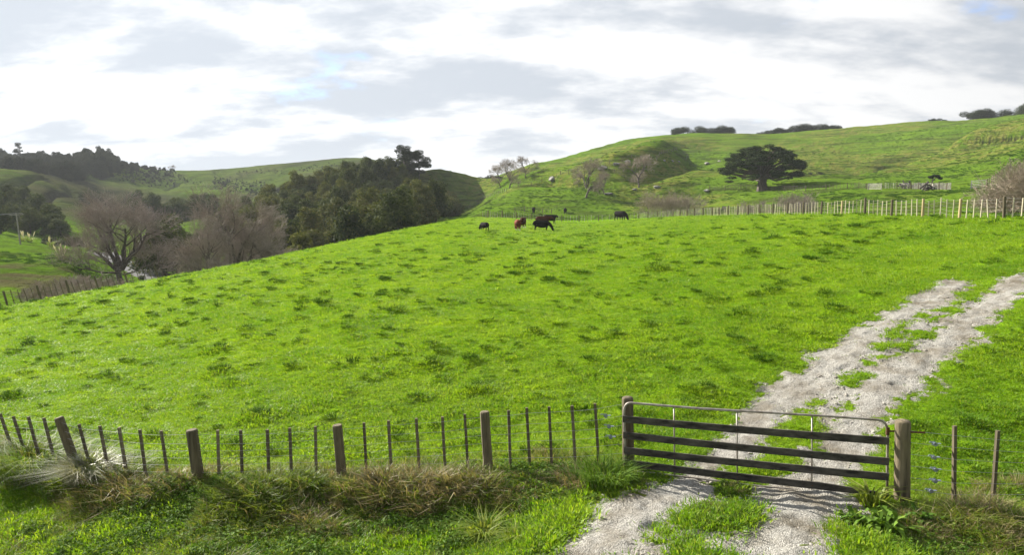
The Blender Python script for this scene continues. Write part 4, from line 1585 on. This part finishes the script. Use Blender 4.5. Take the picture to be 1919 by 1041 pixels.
# thick trees low in the gully behind the willow
for (u, Y, s, lab) in ((300, 128, 1.35, 'broad dark evergreen with a yellowish top between the willow and the brown trees'),
                       (325, 134, 1.25, 'dark evergreen partly behind the brown leafless trees, right of the broad one'),
                       (270, 136, 1.1, 'dark evergreen close behind the crown of the willow')):
    evergreen(at(u, Y) + Vector((0, 0, -.3)), rb.randrange(7), M_BUSH, s, 1.0, lab, 'trees behind the willow', 'evergreen_tree')
for k, (u, Y, s) in enumerate(((345, 170, .8), (372, 178, .7), (395, 182, .75), (420, 186, .8), (445, 180, .8), (470, 176, .85), (400, 200, .8), (440, 205, .8))):
    evergreen(at(u, Y) + Vector((0, 0, -.3)), rb.randrange(7), pick_m(), s, k, 'evergreen tree in the row of dark tops just above the brown leafless trees', 'tree tops above the leafless trees')

# dark bush on the left spur and the mass behind the willow crown
n_ = 0
while n_ < 44:
    Y = rb.uniform(190, 275)
    u = rb.uniform(-90, np.interp(Y, [190, 275], [150, 70]))
    p_ = at(u, Y)
    evergreen(p_ + Vector((0, 0, -.5)), rb.randrange(7), M_BUSH, rb.uniform(.75, 1.15), rb.uniform(0, 6), 'dark evergreen tree in the wooded spur at the left edge', 'trees on the left spur')
    n_ += 1
n_ = 0
while n_ < 40:
    Y = rb.uniform(285, 360)
    u = rb.uniform(235, 400)
    top = np.interp(u, [235, 260, 300, 350, 400], [347, 338, 346, 368, 392])
    p_ = at(u, Y)
    evergreen(p_ + Vector((0, 0, -.5)), rb.randrange(7), M_BUSH, rb.uniform(.9, 1.35), rb.uniform(0, 6), 'dark evergreen tree in the wooded knoll behind the willow crown', 'trees on the wooded knoll')
    n_ += 1

# far forest along the left ridge: one mass
C_FAR = proto_collection("far_tree", [crown_mesh(k, M_FAR, 'far_tree') for k in range(7)])
fp, fs = [], []
for k in range(420):
    u = rb.uniform(-160, 330)
    lo = np.interp(u, [-160, 0, 90, 150, 165, 215, 330], [385, 386, 390, 398, 455, 470, 560])
    Y = rb.uniform(lo, np.interp(u, [-160, 215, 330], [545, 550, 640]))
    p_ = at(u, Y)
    big = np.interp(u, [-160, 60, 150, 180, 215, 235, 330], [1.1, 1.15, 1.1, 1.35, 1.1, .6, .3])
    if Y < lo + 15 and u > 100:
        big *= .6
    fp.append((p_.x, p_.y, p_.z - .8))
    fs.append(rb.uniform(.75, 1.25) * big)
scatter('far_forest', fp, [(0, 0, rb.uniform(0, 6.28)) for _ in fp], fs, [rb.randrange(7) for _ in fp], C_FAR)


fp, fs = [], []
for (u0, v0, u1, v1, hw, cnt, sc_f) in ((398, 340, 470, 350, 9, 180, 0.14), (470, 350, 560, 362, 8, 210, 0.14), (400, 352, 500, 362, 6, 120, 0.12), (215, 322, 330, 330, 9, 225, 0.15), (230, 335, 330, 345, 8, 135, 0.14),
                                        (560, 318, 640, 312, 5, 90, 0.12), (440, 325, 540, 322, 4, 75, 0.11), (330, 332, 380, 346, 6, 60, 0.12)):
    for k in range(cnt):
        f = rb.random()
        p_ = hit(u0 + (u1 - u0) * f, v0 + (v1 - v0) * f + rb.gauss(0, .55) * hw, 295)
        fp.append((p_.x, p_.y, p_.z - .5))
        fs.append(sc_f * rb.uniform(.6, 1.5))
scatter('far_scrub', fp, [(0, 0, rb.uniform(0, 6.28)) for _ in fp], fs, [rb.randrange(7) for _ in fp], C_FAR)


def conifer(label, p, H, W, seed, m, group=None, gaps=26):
    """old pine with separate layered clumps"""
    r = random.Random(seed)
    root = thing('pine_tree', label, 'tree', p, group=group)
    bl = []
    mb = MB()
    mb.tube([(0, 0, -.8), (.1, 0, H * .4), (-.1, .1, H * .9)], [H * .035, H * .028, .06], 7)
    for k in range(gaps):
        f = r.random()
        a_ = r.uniform(0, 6.283)
        env = W * .5 * math.sqrt(max(.05, 1 - ((f - .35) / .68) ** 2))
        rr = env * (.45 + .55 * r.random())
        c = (rr * math.cos(a_), rr * math.sin(a_), H * (.12 + .85 * f))
        s = r.uniform(.14, .23) * W
        bl.append((c, s, s, s * .55))
        mb.tube([(0, 0, c[2] * .8), (c[0] * .6, c[1] * .6, c[2] * .95), c], [.10, .06, .03], 4, False)
    V, Q = leaf_cloud(bl, 190, .20, seed, .1)
    link('trunk', mb.mesh('trunk', [M_BARK]), root)
    link('crown', mesh('crown', V, Q, [m]), root)
    return root


conifer('left of two dark old pines on top of the bush, against the sky', P(757, 330, 262), 10.6, 8.4, 5, M_PINE, 'old pines on the bush ridge')
conifer('right of two dark old pines on top of the bush, lower and wider', P(785, 332, 266), 9.2, 8.0, 6, M_PINE, 'old pines on the bush ridge', 30)
conifer('dark pointed pine on the far left ridge above the forest, against the sky', at(44, 520), 15, 9, 8, M_FAR)
conifer('dark pine at the right end of the far forest ridge, against the sky', at(204, 525), 12.5, 8, 9, M_FAR)

# the spreading dark tree
MP = hit(1428, 355, 140)
root = thing('cypress_tree', 'large dark spreading tree with a broad flat crown on the far hillside', 'tree', tuple(MP))
sc = MP.y / FPX            # metres per photo pixel there
r = random.Random(12)
bl = []
mb = MB()
mb.tube([(0, 0, -.6), (0, 0, 12 * sc), (2 * sc, 0, 30 * sc), (0, 0, 60 * sc)], [11 * sc, 8 * sc, 6.5 * sc, 2.5 * sc], 10)
for k in range(235):
    a_ = r.uniform(0, 6.283)
    f = r.random() ** .42
    rr = 73 * f
    prof = 80 - 34 * f ** 2.2               # top of the crown in photo pixels above the foot
    low = 40 + 16 * (1 - f) - 26 * max(0, f - .5) / .5 * (1 if math.cos(a_) > -.2 else 1.15)
    z_ = low + (prof - low) * (1 - r.random() ** 1.6)
    s = r.uniform(6, 12)
    c = (rr * math.cos(a_) * sc, rr * math.sin(a_) * .8 * sc, z_ * sc)
    bl.append((c, s * sc, s * sc, s * .34 * sc))
    if k % 3 == 0:
        mb.tube([(0, 0, (18 + 20 * r.random()) * sc), (c[0] * .5, c[1] * .5, c[2] * .8), c], [2.6 * sc, 1.5 * sc, .5 * sc], 5, False)
V, Q = leaf_cloud(bl, 260, .17, 12, .5, .35)
link('trunk', mb.mesh('trunk', [M_BARK]), root)
link('crown', mesh('crown', V, Q, [M_MACRO]), root)


# scrub trees on the right skyline and on the slope
def scrub(label, u, Y, wpx, hpx, seed, m=None, group=None, zoff=-.7):
    r = random.Random(seed)
    p_ = at(u, Y)
    k_ = Y / FPX
    W, H = wpx * k_, hpx * k_
    bl = []
    for k in range(int(5 + wpx / 4)):
        f = r.uniform(-.5, .5)
        s = H * r.uniform(.28, .45)
        bl.append(((f * W * .9, r.uniform(-.25, .25) * W, H * (.18 + .55 * r.random()) * (1 - 1.0 * abs(f) ** 2)), s * 1.3, s * 1.3, s * .8))
    V, Q = leaf_cloud(bl, 170, .2, seed, .3)
    root = thing('scrub_tree', label, 'tree', (p_.x, p_.y, p_.z + zoff), group=group)
    mb = MB()
    for k in range(3):
        a_ = r.uniform(-.3, .3)
        mb.tube([(a_ * W, 0, -.3), (a_ * W * 1.2, 0, H * .5)], [.14, .07], 5)
    link('trunk', mb.mesh('trunk', [M_BARK]), root)
    link('crown', mesh('crown', V, Q, [m or M_PINE]), root)
    return root


gs = 'dark scrub trees along the right skyline'
for k, (u, Y, w_, h, lab) in enumerate(((1290, 408, 66, 17, 'long low dark scrub on the right skyline, leftmost of the row'),
                                        (1352, 404, 52, 19, 'rounded dark scrub tree on the skyline left of the dip above the spreading tree'),
                                        (1430, 400, 34, 11, 'small dark scrub on the skyline directly above the spreading tree'),
                                        (1458, 399, 40, 15, 'dark scrub in the middle of the skyline group right of the dip'),
                                        (1502, 396, 46, 19, 'tallest dark scrub of the skyline group right of the dip'),
                                        (1545, 393, 48, 14, 'flat dark scrub at the right end of the skyline group'),
                                        (1748, 366, 28, 9, 'tiny dark scrub alone on the skyline toward the right'),
                                        (1845, 356, 88, 22, 'wide wind shaped dark scrub on the skyline near the right corner'),
                                        (1925, 345, 44, 26, 'dark scrub on the skyline cut by the right edge'))):
    scrub(lab, u, Y, w_, h, 200 + k, group=gs)
for k, (u, v, w_, h, lab) in enumerate(((90, 458, 26, 20, 'dark round shrub beyond the terrace, left of the willow'), (130, 460, 34, 24, 'dark shrub half hidden by the left branches of the willow'),
                                        (275, 524, 28, 17, 'dark round shrub below the pale road beside the willow trunk'))):
    p_ = hit(u, v, 70)
    o = scrub(lab, 959.5 + 1393 * p_.x / p_.y, p_.y, w_, h, 230 + k, M_BUSH)
p_ = at(218, 70)
scrub('yellow flowering gorse bush behind the foot of the willow', 218, 70, 34, 26, 240, M_YELLOWGREEN)
p_ = hit(1750, 342, 80)
r_ = random.Random(9)
k_ = p_.y / FPX
root = thing('umbrella_tree', 'small dark umbrella shaped tree alone on the slope above the far log heap', 'tree', tuple(p_))
mb = MB()
mb.tube([(-3 * k_, 0, -.2), (-2.5 * k_, 0, 6 * k_), (-1 * k_, 0, 11 * k_)], [1.5 * k_, 1.2 * k_, .6 * k_], 6)
mb.tube([(-2.5 * k_, 0, 3 * k_), (3 * k_, .1, 8 * k_), (7 * k_, 0, 9 * k_)], [1.0 * k_, .8 * k_, .4 * k_], 6)
link('trunk', mb.mesh('trunk', [M_BARK]), root)
bl_ = []
for k in range(16):
    f = r_.uniform(-1, 1)
    bl_.append(((f * 11 * k_ + 1 * k_, r_.uniform(-5, 5) * k_, (12.5 - 5.5 * f * f + r_.uniform(-1.2, .8) + (-2 if f > .6 else 0)) * k_), 3.2 * k_, 3 * k_, 1.7 * k_))
V, Q = leaf_cloud(bl_, 1500, .14, 77, .3)
link('crown', mesh('crown', V, Q, [M_PINE]), root)
p_ = hit(1530, 326, 140)
scrub('low dark shrubs on the open slope right of the spreading tree', 959.5 + 1393 * p_.x / p_.y, p_.y, 46, 7, 241)
# far skyline trees
for (u, Y, s, lab) in ((325, 640, .55, 'tiny leafless tree alone on the far left skyline'), (295, 620, .35, 'tiniest leafless tree on the far skyline left of the lone one')):
    copy_thing(b2, at(u, Y), 1.0, s, lab, 'lone leafless trees on the far skyline')
for (u, Y, w_, h, lab) in ((274, 600, 16, 9, 'small round tree on the far left skyline'), (236, 575, 14, 6, 'low tree on the far skyline where the forest ends'), (905, 345, 22, 8, 'low dark trees in the gap on the skyline left of the grey leafless trees'),
                           (925, 345, 26, 11, 'dark skyline trees just left of the grey leafless trees')):
    scrub(lab, u, Y, w_, h, int(u), M_FAR)
scrub('pale shrub at the edge of the dark bush above the gully fence', 835, 210, 42, 42, 260, M_BUSHPALE)


# ------------------------------------------------------------------ rocks
def rock(label, u, v, wpx, hpx, seed, group, ymin=140):
    p_ = hit(u, v, ymin)
    k_ = p_.y / FPX
    me = stone_mesh(seed, 1.0, 'rock', M_ROCK, 2)
    o = link('rock', me, None, (p_.x, p_.y, p_.z + hpx * k_ * .12), (0, 0, seed), (wpx * k_ * .42, wpx * k_ * .34, hpx * k_ * .6))
    tag(o, label, 'rock', group)


gr = 'limestone rocks on the green hillside'
for k, (u, v, w_, h, lab) in enumerate(((1034, 339, 20, 11, 'grey rock on the hillside fence left of the tallest leafless tree'), (1129, 317, 20, 12, 'large dark rock right behind the crown of the tallest leafless tree'),
                                        (1155, 309, 14, 8, 'rock with a white face higher up, right of the large dark rock'), (1176, 304, 14, 8, 'rock above the right leafless tree'),
                                        (1232, 352, 20, 7, 'white rock low on the slope left of the spreading tree'), (1325, 359, 18, 6, 'pale rock nearest the spreading tree on its left'),
                                        (1245, 302, 8, 6, 'first small white rock in the row below the shaded gully'), (1260, 303, 7, 5, 'second small white rock in the row below the shaded gully'), (1272, 304, 7, 5, 'third small white rock in the row below the shaded gully'),
                                        (1325, 307, 18, 6, 'dark low rock left above the spreading tree'), (1348, 303, 9, 5, 'small dark rock beside the top left of the spreading tree'),
                                        (1190, 356, 10, 6, 'dark rock at the foot of the right leafless tree'), (1140, 364, 22, 6, 'long low dark rock right of the tallest leafless tree foot'), (1035, 335, 14, 8, 'dark upper rock touching the grey rock on the hillside fence'))):
    rock(lab, u, v, w_, h, 300 + k, gr)

# ------------------------------------------------------------------ valley road
rp = [at(u, Y) for u, Y in ((185, 158), (240, 146), (285, 133), (335, 118), (400, 104))]
cen = []
for a, b in zip(rp[:-1], rp[1:]):
    for k in range(12):
        cen.append(a.lerp(b, k / 12))
cen.append(rp[-1])
V, Q = [], []
for i, c in enumerate(cen):
    d = (cen[min(i + 1, len(cen) - 1)] - cen[max(i - 1, 0)])
    nn_ = Vector((-d.y, d.x, 0)).normalized()
    hz = float(gz(c.x, c.y)) + .7
    for j in range(7):
        f = (j - 3) / 3
        q_ = c + nn_ * (3.4 * f)
        V.append((q_.x, q_.y, hz - .06 * f * f - (1.6 if abs(f) > .99 else 0)))
for i in range(len(cen) - 1):
    for j in range(6):
        Q.append((i * 7 + j, i * 7 + j + 1, i * 7 + 8 + j, i * 7 + 7 + j))
o = link('road', mesh('road', V, np.array(Q), [M_ROAD], True))
o['kind'] = 'structure'


# ------------------------------------------------------------------ pampas grass
def pampas(label, p, n, h, seed, group):
    r = random.Random(seed)
    root = thing('pampas_grass', label, 'plant', p, group=group)
    V, Q, T = blades(140, .5, h * .35, h * .7, .02, 1.0, .9, seed)
    link('leaves', mesh('leaves', V, [Q, T], [M_RANK]), root)
    for k in range(n):
        a_ = r.uniform(0, 6.283)
        L = h * r.uniform(.75, 1.1)
        lean = r.uniform(.1, .45)
        d = Vector((math.cos(a_) * lean, math.sin(a_) * lean, 1)).normalized()
        mb = MB()
        b_ = Vector((r.uniform(-.25, .25), r.uniform(-.25, .25), 0))
        tip = b_ + d * L
        mb.tube([b_, b_ + d * L * .6], .02, 4)
        mb.tube([b_ + d * L * .52, b_ + d * L * .62, b_ + d * L * .78, b_ + d * L * .9, tip + Vector((.08, 0, -.02))], [.02, .07, .10, .06, .01], 7, True, .5)
        link('plume', mb.mesh('plume', [M_PLUME]), root)


gp = 'pampas clumps with white plumes'
for k, (u, v, n, h, dist, lab) in enumerate(((298, 521, 9, 3.2, 0, 'largest white plumed pampas clump by the pale road right of the willow'), (308, 512, 3, 3.2, 0, 'pampas clump with few plumes right behind the largest one'),
                                             (322, 508, 3, 2.4, 0, 'pampas clump with two thin plumes near the brown trees'), (345, 500, 4, 2.2, 0, 'pampas clump with faint plumes in front of the brown leafless tree'),
                                             (42, 452, 5, 2.7, 1, 'white plumed pampas near the power pole, left of two'), (56, 455, 4, 2.5, 1, 'white plumed pampas near the power pole, right of two'),
                                             (118, 489, 6, 2.6, 1, 'white plumed pampas at the edge of the green terrace'), (97, 462, 3, 2.4, 1, 'faint pampas plumes beside the dark round shrub'), (166, 470, 4, 2.4, 1, 'pampas plumes seen through the left twigs of the willow'))):
    p_ = hit(u, v, 72)
    pampas(lab, p_, n, h, 400 + k, gp)

# ------------------------------------------------------------------ power pole
pb = at(33, 150)
root = thing('power_pole', 'thin power pole with a cross arm and wires at the left edge', 'pole', tuple(pb))
k_ = 150 / FPX
ptop = P(30, 399, 150)
mb = MB()
mb.tube([pb + Vector((0, 0, -.3)), ptop], [.17, .12], 8)
add_part(root, 'pole', mb, M_PALELOG)
mb = MB()
ca = ptop + Vector((0, 0, -.4))
cd = Vector((1, .35, .05)).normalized()
mb.box(ca, 2.6, .12, .14, cd, Vector((-cd.y, cd.x, 0)), (0, 0, 1))
add_part(root, 'cross_arm', mb, M_PALELOG)
for f in (-1.1, -.2, 1.1):
    q_ = ca + cd * f
    mb = MB()
    mb.tube([q_ + Vector((0, 0, .05)), q_ + Vector((0, 0, .16)), q_ + Vector((0, 0, .3))], [.05, .07, .04], 6)
    add_part(root, 'insulator', mb, M_METALGATE)
    mb = MB()
    e_ = q_ + Vector((-40, -14, -2.0))
    mb.tube([q_ + Vector((0, 0, .3)), q_.lerp(e_, .5) + Vector((0, 0, -.7)), e_], .03, 4)
    add_part(root, 'wire', mb, M_WIRE)


# ------------------------------------------------------------------ cattle
def cow_mesh(seed, graze=True, head_turn=0.0, mats=(M_COWBLACK,), face_white=False, calf=1.0):
    """one continuous body, facing +X, about 1.35 m at the withers"""
    mb = MB()
    # trunk as stacked ellipses
    secs = [(-.98, .98, .10, .16), (-.92, 1.0, .22, .26), (-.70, 1.0, .31, .36), (-.35, .93, .38, .44), (.05, .90, .39, .46), (.40, .92, .36, .45), (.66, 1.0, .27, .36), (.84, 1.02, .17, .25), (.92, 1.02, .08, .14)]
    k = 14
    V = []
    for (x, z, ry, rz) in secs:
        for j in range(k):
            a_ = j * 2 * math.pi / k
            V.append((x, ry * math.cos(a_), z + rz * math.sin(a_)))
    Q = [(i * k + j, i * k + (j + 1) % k, (i + 1) * k + (j + 1) % k, (i + 1) * k + j) for i in range(len(secs) - 1) for j in range(k)]
    n = len(secs)
    V += [(secs[0][0] - .02, 0, secs[0][1]), (secs[-1][0] + .02, 0, secs[-1][1])]
    T = [(n * k, (j + 1) % k, j) for j in range(k)] + [(n * k + 1, (n - 1) * k + j, (n - 1) * k + (j + 1) % k) for j in range(k)]
    mb.add(V, Q, T)
    ht = head_turn
    c_, s_ = math.cos(ht), math.sin(ht)
    if graze:
        neck = [(.70, 0, 1.05), (1.0, .02, .86), (1.22 + .02 * c_, .10 * s_, .52), (1.30, .18 * s_, .36)]
        nr = [.25, .20, .16, .13]
        head = [(1.26, .18 * s_, .42), (1.36, .2 * s_, .26), (1.44, .22 * s_, .10), (1.46, .22 * s_, .05)]
    else:
        neck = [(.66, 0, 1.06), (.92, .06 * s_, 1.12), (1.12, .14 * s_, 1.18)]
        nr = [.30, .24, .17]
        head = [(1.08, .15 * s_, 1.22), (1.08 + .2 * c_, .15 * s_ + .2 * s_, 1.13), (1.08 + .40 * c_, .15 * s_ + .40 * s_, .95), (1.08 + .44 * c_, .15 * s_ + .44 * s_, .92)]
    mb.tube(neck, nr, 10)
    mb.tube(head, [.14, .135, .085, .06], 10)
    hx, hy, hz_ = head[0]
    for sgn in (-1, 1):
        mb.tube([(hx, hy + sgn * .10, hz_ + .04), (hx - .03, hy + sgn * .20, hz_ + .05), (hx - .04, hy + sgn * .28, hz_ + .0)], [.045, .055, .02], 6)
    r = random.Random(seed)
    for (x, sgn) in ((.60, 1), (.60, -1)):
        st = r.uniform(-.10, .14)
        y = sgn * .19
        mb.tube([(x, y, .92), (x + .02, y, .62), (x + st * .5, y, .40), (x + st, y, .12), (x + st + .03, y, 0)], [.15, .11, .068, .055, .075], 8)
    for (x, sgn) in ((-.70, 1), (-.70, -1)):
        st = r.uniform(-.14, .12)
        y = sgn * .18
        mb.tube([(x, y, 1.0), (x + .10, y, .72), (x - .06 + st * .4, y, .46), (x - .02 + st, y, .14), (x + .03 + st, y, 0)], [.22, .16, .075, .055, .075], 8)
    mb.tube([(-.95, 0, 1.16), (-1.06, 0, 1.0), (-1.05, .02, .62), (-1.04, .02, .45)], [.05, .035, .025, .045], 6)
    tmp = bpy.data.objects.new('tmp', mb.mesh('tmp'))
    COL.objects.link(tmp)
    md = tmp.modifiers.new('r', 'REMESH')
    md.mode = 'VOXEL'
    md.voxel_size = .035
    md.use_smooth_shade = True
    dg = bpy.context.evaluated_depsgraph_get()
    me = bpy.data.meshes.new_from_object(tmp.evaluated_get(dg))
    me.name = 'cow'
    bpy.data.objects.remove(tmp)
    me.materials.clear()
    for mm in mats:
        me.materials.append(mm)
    if len(mats) > 1:
        for pl in me.polygons:
            c = pl.center
            w_ = False
            if face_white:
                if graze:
                    w_ = c.x > 1.2 and c.z < .52
                else:
                    w_ = c.x > 1.06 and c.z > .86
            if c.z < .26 and face_white:
                w_ = True
            if w_:
                pl.material_index = 1
    return me


def cow(label, u, v, heading, mats, graze=True, turn=0.0, s=1.0, white=False, seed=0, ymin=60):
    p_ = at(u, v) if v < 200 else hit(u, v, ymin)
    o = link('cow', cow_mesh(seed, graze, turn, mats, white), None, (p_.x, p_.y, p_.z - .03), (0, 0, heading), (s, s, s))
    tag(o, label, 'cow', 'cattle grazing on the far side of the paddock')
    return o


PI = math.pi
cow('small black cow standing alone, leftmost of the herd', 908, 433, PI * .70, (M_COWBLACK,), True, 0, .66, seed=1)
cow('red brown cow grazing with its rump toward us, left of the large black cow', 970, 433, PI * .53, (M_COWRED, M_COWWHITE), True, .3, .90, True, seed=2)
cow('dark cow with a pale face just behind the red brown cow', 980, 428, PI * .45, (M_COWBROWN, M_COWWHITE), False, -.2, .95, True, seed=3)
cow('large black cow grazing side on, head to the right, nearest of the herd', 1015, 434, .10, (M_COWBLACK,), True, .2, .92, seed=4)
cow('brown backed cow standing just behind the large black cow', 1018, 424, .1, (M_COWBROWN,), False, .3, 1.0, seed=5)
cow('black cow with its head raised behind the brown backed cow', 1031, 420, .5, (M_COWBLACK,), False, .4, 1.05, seed=6)
cow('black cow grazing head down against the batten fence, right of the herd', 1163, 127, -.85, (M_COWBLACK,), True, 0, 1.25, seed=7)
cow('farther dark cow beyond the dip fence, left of two', 1000, 400, PI * .5, (M_COWBLACK,), True, 0, 1.1, seed=8, ymin=150)
cow('farther dark cow beyond the dip fence, right of two', 1059, 401, PI * .5, (M_COWBLACK,), True, 0, 1.1, seed=9, ymin=150)
cow('dark cow glimpsed through the pale battens below the spreading tree', 1356, 398, PI * .5, (M_COWBLACK,), True, 0, .9, seed=11)


# ------------------------------------------------------------------ single plants on the verge
def clump(name, label, u, v, m, n, rad, h0, h1, wd, lean, seed, cat='plant', part='blades'):
    p_ = hit(u, v)
    V, Q, T = blades(n, rad, h0, h1, wd, lean, .9, seed)
    o = link(name, mesh(name, V, [Q, T], [m]), None, tuple(p_))
    tag(o, label, cat)
    return o


clump('grass_tussock', 'bleached silvery tussock with long drooping blades on the bank at left', 165, 905, M_SILVER, 900, .32, .32, .66, .0042, 1.0, 501)
clump('grass_tussock', 'green upright tussock rising just behind the bleached silvery one', 182, 880, M_YELLOWGREEN, 240, .16, .3, .5, .005, .5, 502)
clump('grass_tussock', 'broad rounded rank tussock at the far left of the bank', 70, 880, M_RANK, 1500, .75, .35, .68, .005, .9, 503)
clump('grass_tussock', 'rounded pale rank tussock on the bank right of the bleached silvery one', 235, 890, M_RANK, 700, .42, .2, .40, .005, .8, 511)
clump('grass_tussock', 'yellow green spiky tussock at the bottom centre of the verge', 905, 1018, M_YELLOWGREEN, 200, .13, .25, .5, .008, 1.0, 504)
clump('grass_tussock', 'smaller yellow green tussock right of the spiky one near the gravel', 970, 1022, M_YELLOWGREEN, 120, .12, .2, .38, .007, 1.1, 505)
clump('grass_tussock', 'yellowish broad bladed clump at the foot of the gate under its right end', 1632, 948, M_YELLOWGREEN, 60, .13, .25, .42, .016, 1.0, 506)
clump('grass_tussock', 'dark bushy rank growth against the left gate post', 1136, 905, M_WEED, 600, .38, .22, .46, .006, .7, 507)
clump('grass_tussock', 'brown dead grass mound left of the gate post on the bank', 1085, 905, M_STRAW, 260, .36, .15, .34, .004, 1.0, 508)
clump('grass_tussock', 'small pale tuft on the gravel at the lower right', 1560, 1000, M_YELLOWGREEN, 70, .10, .1, .2, .007, .9, 509)
clump('grass_tussock', 'yellow green tuft at the foot of the first batten right of the gate', 1812, 985, M_YELLOWGREEN, 110, .12, .2, .36, .007, 1.0, 510)


def leafy_weed(label, u, v, n, rad, h, L, seed):
    p_ = hit(u, v)
    r = np.random.default_rng(seed)
    mb = MB()
    Vs, Qs = [], []
    k0 = 0
    for i in range(n):
        a_ = r.random() * 6.283
        el = .25 + .9 * r.random()
        d = np.array([math.cos(a_) * math.cos(el), math.sin(a_) * math.cos(el), math.sin(el)])
        s_ = np.array([-math.sin(a_), math.cos(a_), 0])
        b_ = np.array([r.normal(0, rad * .4), r.normal(0, rad * .4), h * .3 * r.random()])
        l = L * (.6 + .7 * r.random())
        dr = np.array([0, 0, -.45 * l])
        pts = [b_, b_ + d * l * .4, b_ + d * l * .75 + dr * .3, b_ + d * l + dr]
        wds = [.01, .035, .03, .004]
        for p_0, w0 in zip(pts, wds):
            Vs += [p_0 - s_ * w0, p_0 + s_ * w0]
        for q_ in range(3):
            Qs.append((k0 + q_ * 2, k0 + q_ * 2 + 1, k0 + q_ * 2 + 3, k0 + q_ * 2 + 2))
        k0 += 8
    o = link('thistle_plant', mesh('thistle_plant', np.array(Vs), np.array(Qs), [M_WEED]), None, tuple(p_))
    tag(o, label, 'plant')


leafy_weed('dark leafy thistle in front of the hinge post', 1655, 990, 60, .25, .3, .34, 601)
leafy_weed('leafy green weed between the gravel and the hinge post', 1600, 985, 36, .2, .22, .25, 602)
leafy_weed('leafy dark weed at the right of the hinge post foot', 1730, 985, 40, .22, .3, .28, 603)


# ------------------------------------------------------------------ rushes and long tufts dotted over the hills
pts, U = fan_points(26000, 105, 330, 1.0, -60, 2000)
cy_ = np.interp(U, UF, CREST_Y)
ok = (pts[:, 1] > cy_ * 1.08 + 3) & (fbm(pts[:, 0] * .05, pts[:, 1] * .05, 99) + .25 * RNG.random(len(U)) > .54) & ((U > 820) | (pts[:, 1] < 125))
pts = pts[ok]
pos3, rots = place(pts, .1)
scatter("hill_rushes", pos3, rots, .8 + 1.6 * RNG.random(len(pts)) ** 2, RNG.integers(0, 4, len(pts)), C_TUS)

# ------------------------------------------------------------------ haze
mb = MB()
mb.box((0, 545, 25), 5200, 1240, 82)
m, t, out = new_mat("haze_air")
pv = t.add('ShaderNodeVolumePrincipled')
pv.inputs['Color'].default_value = (0.86, 0.92, 1.0, 1)
pv.inputs['Density'].default_value = 0.00014
pv.inputs['Anisotropy'].default_value = 0.0
t.l.new(pv.outputs[0], out.inputs['Volume'])
o = link('haze', mb.mesh('haze', [m]))
o['kind'] = 'stuff'
